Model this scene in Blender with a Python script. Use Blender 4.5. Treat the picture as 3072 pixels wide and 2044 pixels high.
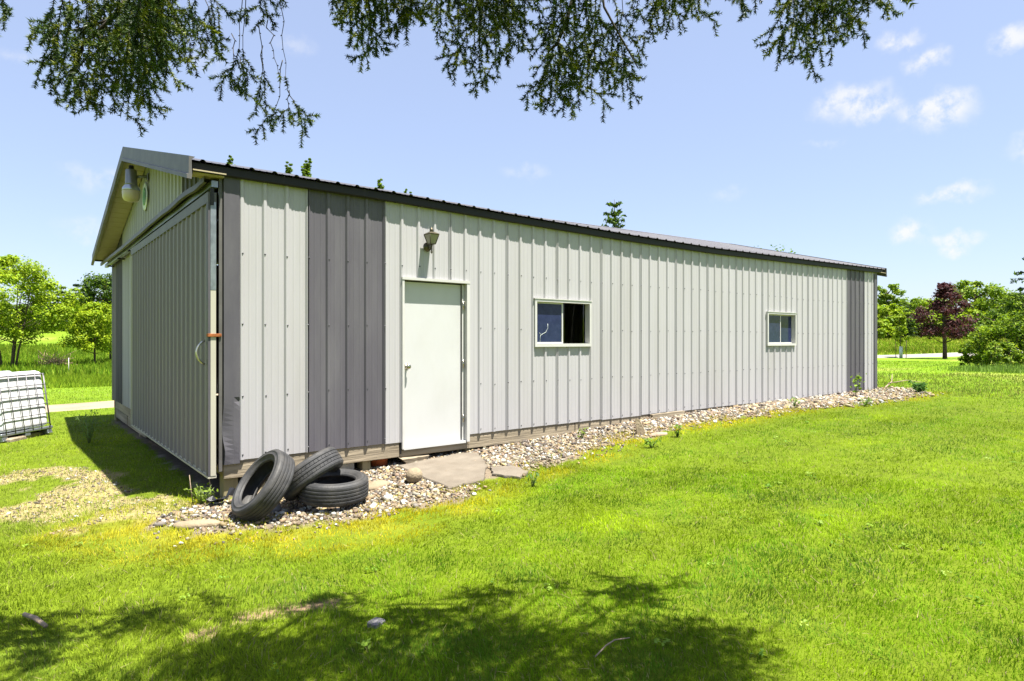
import bpy, math, random
import numpy as np
from mathutils import Vector, Matrix

# ------------------------------------------------------------------ scene, camera, world, sun
for o in list(bpy.data.objects): bpy.data.objects.remove(o)
SC = bpy.context.scene
COL = SC.collection
PI = math.pi
random.seed(7); RNG = np.random.default_rng(7)

CAM = Vector((-1.711, -6.787, 1.60))
YAW = math.radians(38.386)
FW = Vector((math.sin(YAW), math.cos(YAW), 0)); RT = Vector((math.cos(YAW), -math.sin(YAW), 0))
FPX = 1906.0                                   # focal length in photograph pixels (3072 wide)
cd = bpy.data.cameras.new('camera'); cam = bpy.data.objects.new('camera', cd); COL.objects.link(cam)
cam.location = CAM; cam.rotation_euler = (PI/2, 0, -YAW)
cd.sensor_width = 36; cd.lens = FPX/3072*36; cd.clip_start = .05; cd.clip_end = 4000
SC.camera = cam

SUN = Vector((.40, -1.0, 3.3)).normalized()    # towards the sun
sl = bpy.data.lights.new('sun', 'SUN'); sl.energy = 5.0; sl.angle = math.radians(.5); sl.color = (1, .955, .87)
so = bpy.data.objects.new('sun', sl); COL.objects.link(so)
so.rotation_euler = (-SUN).to_track_quat('-Z', 'Y').to_euler(); so.location = (0, -20, 40)

W = bpy.data.worlds.new('World'); SC.world = W; W.use_nodes = True
nt = W.node_tree; nt.nodes.clear()
def wn(t, **k):
    n = nt.nodes.new(t)
    for a, b in k.items(): setattr(n, a, b)
    return n
def wl(a, b): nt.links.new(a, b)
sky = wn('ShaderNodeTexSky', sky_type='NISHITA', sun_disc=False)
sky.sun_elevation = math.asin(SUN.z); sky.sun_rotation = math.atan2(SUN.x, SUN.y)
sky.air_density = 1.0; sky.dust_density = .8; sky.ozone_density = 2.0; sky.altitude = 0
def pdir(xs, ys):
    return (FW + RT*((xs-1536)/FPX) + Vector((0, 0, (1021-ys)/FPX))).normalized()
# small fair-weather puffs: those in view, and more of the same all around
PUFFS = [(2560,310,.060,.030),(2620,325,.05,.022),(2830,335,.055,.030),(2770,330,.05,.02),(3040,118,.030,.018),(2700,115,.028,.018),
         (2775,180,.036,.014),(2730,690,.036,.026),(2850,580,.048,.016),(2860,730,.05,.016),(1580,520,.045,.016,.28),(640,195,.04,.02,.35),(60,170,.035,.014,.35),
         (300,540,.05,.022,.4),(280,690,.06,.02,.4),(880,130,.04,.02,.3),(2180,580,.04,.014,.3),(3150,430,.05,.03),(2470,430,.03,.01,.3)]
PD = [(pdir(*k[:2]), k[2], k[3], k[4] if len(k) > 4 else 1.0) for k in PUFFS]
for i in range(26):
    az = random.uniform(.95, 2*PI-.95); el = random.uniform(.06, .75)
    d = FW*math.cos(az)+RT*math.sin(az)
    PD.append(((d*math.cos(el)+Vector((0,0,math.sin(el)))), random.uniform(.04,.09), random.uniform(.02,.045), random.uniform(.3,1)))
tc = wn('ShaderNodeTexCoord')
wob = wn('ShaderNodeTexNoise'); wob.inputs['Scale'].default_value = 26; wob.inputs['Detail'].default_value = 5
wl(tc.outputs['Generated'], wob.inputs['Vector'])
wo = wn('ShaderNodeVectorMath', operation='MULTIPLY_ADD')
wl(wob.outputs['Color'], wo.inputs[0]); wo.inputs[1].default_value = (.05,.05,.05)
off = wn('ShaderNodeVectorMath', operation='SUBTRACT'); wl(tc.outputs['Generated'], off.inputs[0]); off.inputs[1].default_value = (.025,.025,.025)
wl(off.outputs[0], wo.inputs[2])
acc = None
for d, a, b, wgt in PD:
    s = wn('ShaderNodeVectorMath', operation='SUBTRACT'); wl(wo.outputs[0], s.inputs[0]); s.inputs[1].default_value = d
    m = wn('ShaderNodeVectorMath', operation='MULTIPLY'); wl(s.outputs[0], m.inputs[0]); m.inputs[1].default_value = (1/a, 1/a, 1/b)
    l = wn('ShaderNodeVectorMath', operation='LENGTH'); wl(m.outputs[0], l.inputs[0])
    r = wn('ShaderNodeMapRange', interpolation_type='SMOOTHSTEP'); wl(l.outputs['Value'], r.inputs[0])
    r.inputs[1].default_value = 1.0; r.inputs[2].default_value = .1; r.inputs[3].default_value = 0; r.inputs[4].default_value = wgt
    if acc is None: acc = r.outputs[0]
    else:
        x = wn('ShaderNodeMath', operation='MAXIMUM'); wl(acc, x.inputs[0]); wl(r.outputs[0], x.inputs[1]); acc = x.outputs[0]
fin = wn('ShaderNodeTexNoise'); fin.inputs['Scale'].default_value = 45; fin.inputs['Detail'].default_value = 7; fin.inputs['Roughness'].default_value = .6
wl(tc.outputs['Generated'], fin.inputs['Vector'])
fr = wn('ShaderNodeMapRange'); wl(fin.outputs['Fac'], fr.inputs[0]); fr.inputs[1].default_value = .36; fr.inputs[2].default_value = .58
cm = wn('ShaderNodeMath', operation='MULTIPLY'); wl(acc, cm.inputs[0]); wl(fr.outputs[0], cm.inputs[1])
cm2 = wn('ShaderNodeMath', operation='MULTIPLY'); wl(cm.outputs[0], cm2.inputs[0]); cm2.inputs[1].default_value = .85
# thin bright haze over the whole sky (even in every direction)
hz = wn('ShaderNodeMix', data_type='RGBA'); hz.inputs['Factor'].default_value = .36
wl(sky.outputs[0], hz.inputs['A']); hz.inputs['B'].default_value = (5.2, 5.9, 8.3, 1)
mx = wn('ShaderNodeMix', data_type='RGBA'); wl(cm2.outputs[0], mx.inputs['Factor']); wl(hz.outputs['Result'], mx.inputs['A'])
mx.inputs['B'].default_value = (5.8, 5.8, 5.9, 1)
bg = wn('ShaderNodeBackground'); bg.inputs['Strength'].default_value = .050
wl(mx.outputs['Result'], bg.inputs['Color'])
wout = wn('ShaderNodeOutputWorld'); wl(bg.outputs[0], wout.inputs[0])

SC.view_settings.view_transform = 'Standard'; SC.view_settings.look = 'None'
SC.view_settings.gamma = 1; SC.view_settings.exposure = 1.8
SC.view_settings.use_curve_mapping = False
SC.render.engine = 'CYCLES'
SC.cycles.max_bounces = 6; SC.cycles.diffuse_bounces = 3; SC.cycles.glossy_bounces = 2; SC.cycles.transmission_bounces = 3

# ------------------------------------------------------------------ materials
def mat(name, col, rough=.6, metal=0., var=.12, scale=6., bump=0., bscale=40., stretch=(1,1,1), spec=.5, dirt=None, dirtamt=0., dscale=2., coord='Object', trans=0., tone=.03):
    m = bpy.data.materials.new(name); m.use_nodes = True
    t = m.node_tree; N = t.nodes; L = t.links
    b = N['Principled BSDF']; b.inputs['Roughness'].default_value = rough; b.inputs['Metallic'].default_value = metal
    b.inputs['Specular IOR Level'].default_value = spec
    tcn = N.new('ShaderNodeTexCoord'); mp = N.new('ShaderNodeMapping'); mp.inputs['Scale'].default_value = stretch
    L.new(tcn.outputs[coord], mp.inputs[0])
    n = N.new('ShaderNodeTexNoise'); n.inputs['Scale'].default_value = scale; n.inputs['Detail'].default_value = 6
    L.new(mp.outputs[0], n.inputs['Vector'])
    r = N.new('ShaderNodeMapRange'); r.inputs[1].default_value = .3; r.inputs[2].default_value = .7
    r.inputs[3].default_value = 1-var; r.inputs[4].default_value = 1+var
    L.new(n.outputs['Fac'], r.inputs[0])
    mul = N.new('ShaderNodeVectorMath'); mul.operation = 'SCALE'; mul.inputs[0].default_value = tuple(.88*k for k in col)
    oi = N.new('ShaderNodeObjectInfo'); ov = N.new('ShaderNodeMapRange'); ov.inputs[3].default_value = 1-tone; ov.inputs[4].default_value = 1+tone; L.new(oi.outputs['Random'], ov.inputs[0])
    om = N.new('ShaderNodeMath'); om.operation = 'MULTIPLY'; L.new(r.outputs[0], om.inputs[0]); L.new(ov.outputs[0], om.inputs[1])
    L.new(om.outputs[0], mul.inputs['Scale'])
    out = mul.outputs[0]
    if dirt:
        n2 = N.new('ShaderNodeTexNoise'); n2.inputs['Scale'].default_value = dscale; n2.inputs['Detail'].default_value = 8; n2.inputs['Roughness'].default_value = .65
        L.new(mp.outputs[0], n2.inputs['Vector'])
        r2 = N.new('ShaderNodeMapRange'); r2.inputs[1].default_value = .45; r2.inputs[2].default_value = .75; r2.inputs[4].default_value = dirtamt
        L.new(n2.outputs['Fac'], r2.inputs[0])
        mm = N.new('ShaderNodeMix'); mm.data_type = 'RGBA'; L.new(r2.outputs[0], mm.inputs['Factor']); L.new(out, mm.inputs['A']); mm.inputs['B'].default_value = (*[.88*k for k in dirt], 1)
        out = mm.outputs['Result']
    L.new(out, b.inputs['Base Color'])
    if trans: b.inputs['Transmission Weight'].default_value = trans
    if bump:
        n3 = N.new('ShaderNodeTexNoise'); n3.inputs['Scale'].default_value = bscale; n3.inputs['Detail'].default_value = 5
        L.new(mp.outputs[0], n3.inputs['Vector'])
        bp = N.new('ShaderNodeBump'); bp.inputs['Strength'].default_value = bump; bp.inputs['Distance'].default_value = .02
        L.new(n3.outputs['Fac'], bp.inputs['Height']); L.new(bp.outputs[0], b.inputs['Normal'])
    return m
def leafmat(name, transl=.35, rough=.55, spec=.3):
    m = bpy.data.materials.new(name); m.use_nodes = True
    t = m.node_tree; N = t.nodes; L = t.links
    b = N['Principled BSDF']; b.inputs['Roughness'].default_value = rough; b.inputs['Specular IOR Level'].default_value = spec
    a = N.new('ShaderNodeAttribute'); a.attribute_name = 'col'
    L.new(a.outputs['Color'], b.inputs['Base Color'])
    tr = N.new('ShaderNodeBsdfTranslucent'); L.new(a.outputs['Color'], tr.inputs['Color'])
    mix = N.new('ShaderNodeMixShader'); mix.inputs[0].default_value = transl
    L.new(b.outputs[0], mix.inputs[1]); L.new(tr.outputs[0], mix.inputs[2])
    L.new(mix.outputs[0], N['Material Output'].inputs[0])
    return m
M = {}
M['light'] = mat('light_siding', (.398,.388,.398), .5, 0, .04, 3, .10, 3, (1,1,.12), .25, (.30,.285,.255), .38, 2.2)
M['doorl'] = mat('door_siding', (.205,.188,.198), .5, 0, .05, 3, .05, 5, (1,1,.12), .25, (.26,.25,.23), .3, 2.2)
M['dark'] = mat('dark_siding', (.096,.090,.104), .55, 0, .08, 4, .05, 6, (1,1,.15), .18, (.17,.165,.17), .5, 3)
M['grey_trim'] = mat('dark_trim', (.085,.081,.093), .55, 0, .10, 5, .06, 8, (1,1,.3), .2, (.17,.165,.165), .4, 3)  # dark grey-purple is the trim's own colour
M['eave'] = mat('eave_trim', (.016,.015,.014), .6, 0, .15, 5, 0, 1, (.2,1,1), .25)
M['roof'] = mat('roof_metal', (.13,.125,.13), .35, 0, .10, 2, .03, 5, (.5,1,1), .5, (.24,.23,.22), .4, 1.5)
M['fascia'] = mat('rake_metal', (.09,.085,.08), .55, 0, .08, 3, .05, 4, (1,1,1), .5, (.22,.21,.19), .3, 3)
M['soffit'] = mat('soffit_vinyl', (.37,.31,.18), .6, 0, .06, 6)
M['cream'] = mat('cream_trim', (.43,.41,.33), .5, 0, .06, 6, 0, 1, (1,1,.3), .4, (.35,.32,.25), .3, 4)
M['galv'] = mat('galvanised', (.33,.36,.40), .38, .75, .25, 18, 0, 1, (1,1,1), .5, (.2,.2,.2), .4, 9)
M['white'] = mat('white_paint', (.52,.52,.515), .4, 0, .02, 3, .02, 3, (1,1,.5), .45, (.43,.42,.39), .4, 2.5)
M['frame'] = mat('window_vinyl', (.51,.50,.475), .45, 0, .04, 8)
M['black'] = mat('dark_gasket', (.012,.012,.012), .6)
M['wood'] = mat('weathered_wood', (.27,.225,.16), .8, 0, .35, 7, .4, 30, (.12,1,1.6), .2, (.15,.12,.09), .6, 3)
M['woody'] = mat('weathered_wood_cross', (.33,.28,.21), .8, 0, .35, 7, .4, 30, (1,.12,1.6), .2, (.13,.11,.08), .6, 3)
M['post'] = mat('treated_post', (.27,.23,.13), .85, 0, .35, 8, .4, 30, (1,1,.12), .2, (.12,.10,.07), .6, 4)
M['concrete'] = mat('concrete', (.175,.150,.118), .9, 0, .14, 5, .5, 120, (1,1,1), .2, (.12,.095,.07), .6, 3)
M['block'] = mat('concrete_block', (.36,.35,.32), .9, 0, .2, 9, .5, 90, (1,1,1), .2)
M['rubber'] = mat('tyre_rubber', (.030,.030,.031), .62, 0, .3, 12, .15, 60, (1,1,1), .4, (.095,.087,.075), .55, 4)
M['tread'] = mat('tyre_tread', (.034,.034,.036), .7, 0, .3, 14, .2, 70, (1,1,1), .35, (.11,.10,.088), .5, 6)
M['floor'] = mat('dark_floor', (.05,.045,.04), .9)
M['inside'] = mat('inner_sheathing', (.09,.075,.055), .9)
M['brass'] = mat('aged_brass', (.10,.085,.055), .45, .6, .3, 20)
M['chrome'] = mat('satin_nickel', (.50,.46,.36), .22, 1, .1, 20)
M['handle'] = mat('steel_pull', (.55,.53,.46), .3, .9, .1, 20)
M['rust'] = mat('rusty_steel', (.30,.10,.03), .8, 0, .35, 30, .3, 90, (1,1,1), .2, (.16,.05,.02), .5, 20)
M['lampgrey'] = mat('lamp_housing', (.24,.24,.245), .4, .6, .15, 12)
M['lampring'] = mat('lamp_ring', (.45,.47,.50), .3, .8, .1, 12)
M['lens'] = mat('lamp_lens', (.52,.44,.28), .3, 0, .06, 8, .2, 90, (1,1,.2), .5)
M['lglass'] = mat('lantern_glass', (.26,.24,.18), .25, 0, .1, 10)
M['green'] = mat('plaque_green', (.10,.30,.10), .4, 0, .25, 25)
M['plaque'] = mat('plaque_white', (.66,.72,.68), .4, 0, .1, 12)
M['bottle'] = mat('tote_plastic', (.74,.74,.76), .35, 0, .03, 5, 0, 1, (1,1,1), .5, (.62,.58,.55), .3, 3)
M['cage'] = mat('tote_cage', (.13,.128,.14), .45, .3, .2, 15)
M['terracotta'] = mat('orange_clay', (.42,.10,.03), .75, 0, .2, 9)
M['stone'] = mat('field_stone', (.25,.20,.13), .85, 0, .25, 9, .5, 40, (1,1,1), .25, (.17,.135,.095), .5, 6)
M['greystone'] = mat('grey_stone', (.17,.16,.165), .85, 0, .2, 12, .5, 50)
M['bark'] = mat('bark', (.085,.065,.05), .9, 0, .35, 10, .6, 25, (1,1,.25), .15)
M['twig'] = mat('twig_bark', (.040,.032,.020), .9, 0, .3, 20)
M['deadwood'] = mat('dead_wood', (.27,.20,.14), .85, 0, .3, 12, .4, 30)
M['plasticblack'] = mat('black_plastic_scrap', (.015,.015,.017), .25, 0, .3, 12)
M['drive'] = mat('gravel_drive', (.27,.205,.145), .95, 0, .18, 1.5, .5, 60, (1,1,1), .15, (.33,.27,.2), .5, 25)
M['road'] = mat('pale_road', (.25,.23,.20), .95, 0, .1, .5, .3, 20)
M['tube'] = mat('tree_guard', (.62,.70,.66), .5, 0, .1, 9)
M['leaf'] = leafmat('leaf', .40, .6, .2)
M['blade'] = leafmat('grass_blade', .40, .7, .12)
M['needle'] = leafmat('needle', .18, .5, .25)
M['pebble'] = leafmat('pebble', 0, .75, .35)

def glass_mat(name, col, rough, sky_tint):
    m = bpy.data.materials.new(name); m.use_nodes = True
    t = m.node_tree; N = t.nodes; L = t.links; b = N['Principled BSDF']
    b.inputs['Roughness'].default_value = rough; b.inputs['Specular IOR Level'].default_value = .22
    tcn = N.new('ShaderNodeTexCoord')
    n = N.new('ShaderNodeTexNoise'); n.inputs['Scale'].default_value = 9; n.inputs['Detail'].default_value = 8; n.inputs['Roughness'].default_value = .75
    L.new(tcn.outputs['Object'], n.inputs['Vector'])
    r = N.new('ShaderNodeMapRange'); r.inputs[1].default_value = .35; r.inputs[2].default_value = .85; L.new(n.outputs['Fac'], r.inputs[0])
    mm = N.new('ShaderNodeMix'); mm.data_type = 'RGBA'; mm.inputs['A'].default_value = (*col, 1); mm.inputs['B'].default_value = (*sky_tint, 1)
    L.new(r.outputs[0], mm.inputs['Factor']); L.new(mm.outputs['Result'], b.inputs['Base Color'])
    return m
M['pane'] = glass_mat('screened_pane', (.010,.015,.050), .10, (.03,.040,.095))  # sky reflection put into the navy base colour, lighter in mottled patches

# ------------------------------------------------------------------ mesh helpers
class MB:
    def __init__(s): s.v = []; s.f = []; s.sm = []
    def add(s, vs, fs, smooth=False):
        k = len(s.v); s.v += [tuple(v) for v in vs]; s.f += [tuple(i+k for i in f) for f in fs]; s.sm += [smooth]*len(fs); return s
    def box(s, x0, x1, y0, y1, z0, z1, mtx=None):
        vs = [Vector(p) for p in ((x0,y0,z0),(x1,y0,z0),(x1,y1,z0),(x0,y1,z0),(x0,y0,z1),(x1,y0,z1),(x1,y1,z1),(x0,y1,z1))]
        if mtx: vs = [mtx @ v for v in vs]
        return s.add(vs, [(0,3,2,1),(4,5,6,7),(0,1,5,4),(1,2,6,5),(2,3,7,6),(3,0,4,7)])
    def bbox(s, x0, x1, y0, y1, z0, z1, c=.01, mtx=None):     # box with chamfered vertical and top edges
        def ring(z, i):
            return [(x0+i+c,y0+i,z),(x1-i-c,y0+i,z),(x1-i,y0+i+c,z),(x1-i,y1-i-c,z),(x1-i-c,y1-i,z),(x0+i+c,y1-i,z),(x0+i,y1-i-c,z),(x0+i,y0+i+c,z)]
        vs = []
        for z, i in ((z0, c*.7), (z0+c, 0), (z1-c, 0), (z1, c*.7)): vs += [Vector(p) for p in ring(z, i)]
        if mtx: vs = [mtx @ v for v in vs]
        fs = [tuple(range(7,-1,-1)), tuple(range(24,32))]
        for k in range(3):
            for j in range(8): fs.append((k*8+j, k*8+(j+1)%8, k*8+8+(j+1)%8, k*8+8+j))
        return s.add(vs, fs)
    def tube(s, pts, rad, n=7, smooth=True):
        pts = [Vector(p) for p in pts]
        if not hasattr(rad, '__len__'): rad = [rad]*len(pts)
        vs = []; fs = []; up = None
        for i, p in enumerate(pts):
            t = (pts[min(i+1,len(pts)-1)]-pts[max(i-1,0)])
            if t.length < 1e-9: t = Vector((0,0,1))
            t.normalize()
            if up is None:
                up = Vector((0,0,1)) if abs(t.z) < .9 else Vector((1,0,0))
            a = t.cross(up);
            if a.length < 1e-6: a = t.orthogonal()
            a.normalize(); b = a.cross(t); up = b
            for k in range(n):
                w = 2*PI*k/n; vs.append(p+(a*math.cos(w)+b*math.sin(w))*rad[i])
        for i in range(len(pts)-1):
            for k in range(n): fs.append((i*n+k, i*n+(k+1)%n, (i+1)*n+(k+1)%n, (i+1)*n+k))
        fs.append(tuple(range(n-1,-1,-1))); fs.append(tuple(range((len(pts)-1)*n, len(pts)*n)))
        return s.add(vs, fs, smooth)
    def lathe(s, prof, n=32, mtx=None, closed=False, smooth=True):   # prof: (r, z)
        vs = []; fs = []; m = len(prof)
        for j in range(n):
            a = 2*PI*j/n
            for r, z in prof:
                p = Vector((r*math.cos(a), r*math.sin(a), z)); vs.append(mtx @ p if mtx else p)
        for j in range(n):
            for i in range(m if closed else m-1):
                i2 = (i+1) % m; j2 = (j+1) % n
                fs.append((j*m+i, j2*m+i, j2*m+i2, j*m+i2))
        return s.add(vs, fs, smooth)
    def build(s, name, m, parent=None, loc=None):
        me = bpy.data.meshes.new(name); me.from_pydata(s.v, [], s.f)
        me.polygons.foreach_set('use_smooth', s.sm)
        me.materials.append(M[m] if isinstance(m, str) else m); me.update()
        o = bpy.data.objects.new(name, me); COL.objects.link(o)
        if parent: o.parent = parent
        if loc: o.location = loc
        return o
def np_mesh(name, V, F, m, colr=None, parent=None, smooth=False):
    V = np.asarray(V, dtype=np.float32).reshape(-1,3); F = np.asarray(F, dtype=np.int32); k = F.shape[1]
    me = bpy.data.meshes.new(name)
    me.vertices.add(len(V)); me.vertices.foreach_set('co', V.ravel())
    me.loops.add(F.size); me.loops.foreach_set('vertex_index', F.ravel())
    me.polygons.add(len(F)); me.polygons.foreach_set('loop_start', np.arange(0, F.size, k, dtype=np.int32))
    me.polygons.foreach_set('loop_total', np.full(len(F), k, dtype=np.int32))
    if smooth: me.polygons.foreach_set('use_smooth', np.ones(len(F), dtype=bool))
    if colr is not None:
        a = me.attributes.new('col', 'FLOAT_COLOR', 'POINT')
        c4 = np.ones((len(V),4), dtype=np.float32); c4[:,:3] = colr; a.data.foreach_set('color', c4.ravel())
    me.update(calc_edges=True); me.validate()
    me.materials.append(M[m] if isinstance(m, str) else m)
    o = bpy.data.objects.new(name, me); COL.objects.link(o)
    if parent: o.parent = parent
    return o
def empty(name, loc=(0,0,0), rot=(0,0,0)):
    o = bpy.data.objects.new(name, None); COL.objects.link(o); o.location = loc; o.rotation_euler = rot; o.empty_display_size = .1; return o
def tag(o, label, cat, group=None):
    o['label'] = label; o['category'] = cat
    if group: o['group'] = group
    return o
def kind(o, k): o['kind'] = k; return o

# value noise
_T = RNG.random((256,256))
def vnoise(x, y):
    x = np.asarray(x, float); y = np.asarray(y, float)
    xi = np.floor(x).astype(int); yi = np.floor(y).astype(int); fx = x-xi; fy = y-yi
    fx = fx*fx*(3-2*fx); fy = fy*fy*(3-2*fy)
    g = lambda a, b: _T[a & 255, b & 255]
    return (g(xi,yi)*(1-fx)+g(xi+1,yi)*fx)*(1-fy)+(g(xi,yi+1)*(1-fx)+g(xi+1,yi+1)*fx)*fy
def fbm(x, y, o=3):
    s = 0; a = .5
    for i in range(o): s = s+a*vnoise(x*2**i+17*i, y*2**i+31*i); a *= .5
    return s/(1-.5**o)

# ------------------------------------------------------------------ ground shape
GX = np.array([-60,-3,-.5,0,1,2,4,6.3,10,15,25,45]); GZ = np.array([-.06,-.05,-.01,.0,.05,.10,.20,.30,.345,.36,.42,.45])
def gz(x, y):
    x = np.asarray(x, float); y = np.asarray(y, float)
    z = np.interp(x, GX, GZ)
    # behind the shed the ground falls back to the level of the left side
    b = np.clip((y-2)/8, 0, 1); b = b*b*(3-2*b)*np.clip((30-x)/12, 0, 1)
    z = z*(1-b)+(-.05)*b
    dx = x-CAM.x; dy = y-CAM.y; r = np.hypot(dx, dy)
    t = np.clip(r-50, 0, None)
    z = z + np.where(t < 20, t*t/40*.055, .055*(t-10)).clip(0, 9)
    z = z + .014*(fbm(x*1.3, y*1.3, 3)-.5)*np.clip((60-r)/30, 0, 1)
    return z
def G(x, y): return float(gz(x, y))
def camxy(X, Y): p = CAM+RT*X+FW*Y; return p.x, p.y
def cam3(X, Y, Z):  # Z relative to camera
    return CAM+RT*X+FW*Y+Vector((0,0,Z))
def gpx(xs, ys):    # photograph pixel -> point on the ground
    u = (xs-1536)/FPX; v = (ys-1021)/FPX; d = 1.55/v
    for _ in range(25):
        x, y = camxy(u*d, d); d = d*.5+.5*(CAM.z-G(x, y))/v
    x, y = camxy(u*d, d); return x, y
def gfull(x, y): return gpx(x*1.3034, y*1.3034)
def atd(xs, depth): return camxy((xs-1536)/FPX*depth, depth)
def inpoly(px, py, poly):
    px = np.asarray(px); py = np.asarray(py); c = np.zeros(px.shape, bool); n = len(poly)
    for i in range(n):
        x0, y0 = poly[i]; x1, y1 = poly[(i+1) % n]
        if y0 == y1: continue
        t = ((y0 > py) != (y1 > py)) & (px < (x1-x0)*(py-y0)/(y1-y0)+x0); c ^= t
    return c
L_, D_ = 15.24, 8.75          # shed length and depth
front = [gfull(*p) for p in ((335,1212),(430,1237),(560,1222),(700,1218),(850,1198),(960,1165),(1060,1148),(1110,1106),(1230,1078),(1350,1044),(1480,1003),(1600,979),(1800,947),(1950,933),(2090,916),(2140,905))]
GRAVEL = front + [gfull(2070,893), (15.4,.3), (0.3,.35), (.02,-.1), gfull(480,1152), gfull(420,1178)]
FR = np.array(front)
SLAB = [gfull(*p) for p in ((917,1076),(1030,1126),(1105,1110),(1190,1102),(1205,1092),(1130,1080),(1085,1072),(1100,1050),(1060,1047))]
DIRTL = [gfull(*p) for p in ((-60,1090),(60,1080),(190,1070),(290,1120),(420,1145),(480,1160),(440,1190),(340,1205),(250,1215),(60,1240),(-80,1240))]
SHADP = [gfull(*p) for p in ((330,1020),(480,1150),(525,1130),(380,1040))]
DIRT2 = [gfull(*p) for p in ((400,1474),(520,1432),(700,1388),(850,1366),(860,1372),(740,1396),(600,1428),(470,1470))]
DRV = [camxy(*p) for p in ((-16.5,8.5),(-14,11.6),(-12.2,14.0),(-10.6,16.1),(-8.5,19.2),(-5.5,23.5),(-1,30))]
def near_poly(x, y, line, w):
    d = np.full(np.shape(x), 1e9)
    for (x0,y0),(x1,y1) in zip(line[:-1], line[1:]):
        dx, dy = x1-x0, y1-y0; t = np.clip(((x-x0)*dx+(y-y0)*dy)/(dx*dx+dy*dy), 0, 1)
        d = np.minimum(d, np.hypot(x-x0-t*dx, y-y0-t*dy))
    return d
def masks(x, y):
    n = (fbm(x*2.2, y*2.2)-.5)
    wob = .25*(fbm(x*3, y*3, 2)-.5)
    w2 = .42*(fbm(x*1.7+3, y*1.7, 2)-.5)+.34*(fbm(x*6.3, y*6.3, 2)-.5)
    grav = inpoly(x+w2*.5, y+w2, GRAVEL)
    df = near_poly(x, y, front, 0)          # distance to the gravel's lawn edge
    drv = near_poly(x, y, DRV, 0) < 1.05
    dl = inpoly(x+w2*1.3, y-w2*1.3, DIRTL); sh = inpoly(x, y, SHADP); d2 = inpoly(x+wob*.6, y-wob*.6, DIRT2)
    return n, grav, df, drv, dl, sh, d2

# ground sheet (polar, finer in front of the camera)
ang = np.concatenate([np.linspace(-60,60,241), np.linspace(62.5,297.5,95)]); ang = np.radians(ang); na = len(ang)
rad = np.concatenate([np.linspace(.4,14,110), np.geomspace(14.3,1500,90)]); nr = len(rad)
A, R = np.meshgrid(ang, rad, indexing='ij')
PX = CAM.x+R*(np.cos(A)*FW.x+np.sin(A)*RT.x); PY = CAM.y+R*(np.cos(A)*FW.y+np.sin(A)*RT.y)
PZ = gz(PX, PY)
V = np.stack([PX,PY,PZ], -1).reshape(-1,3)
V = np.vstack([V, [[CAM.x, CAM.y, G(CAM.x, CAM.y)]]])
I = np.arange(na*nr).reshape(na, nr); I2 = np.roll(I, -1, axis=0)
Q = np.stack([I[:,:-1], I[:,1:], I2[:,1:], I2[:,:-1]], -1).reshape(-1,4)
x, y = V[:,0], V[:,1]
n, grav, df, drv, dl, sh, d2 = masks(x, y)
soil = np.array([.17,.135,.085]); thatch = np.array([.085,.120,.006]); mead = np.array([.125,.205,.012]); pebb = np.array([.15,.12,.085])
c = np.tile(thatch, (len(V),1))
rr = np.hypot(x-CAM.x, y-CAM.y)
far = np.clip((rr-14)/14, 0, 1)[:,None]; c = c*(1-far)+mead*far
c = c*(.8+.4*fbm(x*.15, y*.15, 3))[:,None]
yl = (fbm(x*.08+9, y*.08, 3) > .56)[:,None]*far; c = c*(1-.45*yl)+np.array([.24,.22,.06])*.45*yl
dlm = (dl & (n > -.06))[:,None]; c = np.where(dlm, np.array([.20,.165,.075])*(.85+.5*(n+.5))[:,None], c)
c = np.where((sh & (n > -.05))[:,None], np.array([.22,.20,.17]), c)
fy_ = (np.clip(1.15-df/.62,0,1)*np.clip((2.6-x)/1.4,0,1)*np.clip(fbm(x*2.6+3,y*2.6,3)*4-1.35,0,1)*(~grav)*.75)[:,None]; c = c*(1-fy_)+np.array([.185,.175,.016])*fy_
c = np.where(d2[:,None], np.array([.20,.13,.085]), c)
c = np.where(grav[:,None], pebb, c)
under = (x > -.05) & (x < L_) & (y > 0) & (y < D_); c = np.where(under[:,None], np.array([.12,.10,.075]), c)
gm = leafmat('ground_soil', 0, .95, .1)
gN = gm.node_tree.nodes; gL = gm.node_tree.links
ga = [k for k in gN if k.type == 'ATTRIBUTE'][0]; gb = gN['Principled BSDF']
gn = gN.new('ShaderNodeTexNoise'); gn.inputs['Scale'].default_value = 9; gn.inputs['Detail'].default_value = 9; gn.inputs['Roughness'].default_value = .75
gt = gN.new('ShaderNodeTexCoord'); gL.new(gt.outputs['Object'], gn.inputs['Vector'])
gr = gN.new('ShaderNodeMapRange'); gr.inputs[1].default_value = .25; gr.inputs[2].default_value = .75; gr.inputs[3].default_value = .55; gr.inputs[4].default_value = 1.45
gL.new(gn.outputs['Fac'], gr.inputs[0])
gs = gN.new('ShaderNodeVectorMath'); gs.operation = 'SCALE'; gL.new(ga.outputs['Color'], gs.inputs[0]); gL.new(gr.outputs[0], gs.inputs['Scale'])
gL.new(gs.outputs[0], gb.inputs['Base Color'])
gp = gN.new('ShaderNodeBump'); gp.inputs['Strength'].default_value = .6; gp.inputs['Distance'].default_value = .03
gL.new(gn.outputs['Fac'], gp.inputs['Height']); gL.new(gp.outputs[0], gb.inputs['Normal'])
ground = np_mesh('ground', V, np.vstack([Q]), gm, c, smooth=True); kind(ground, 'structure')

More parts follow.
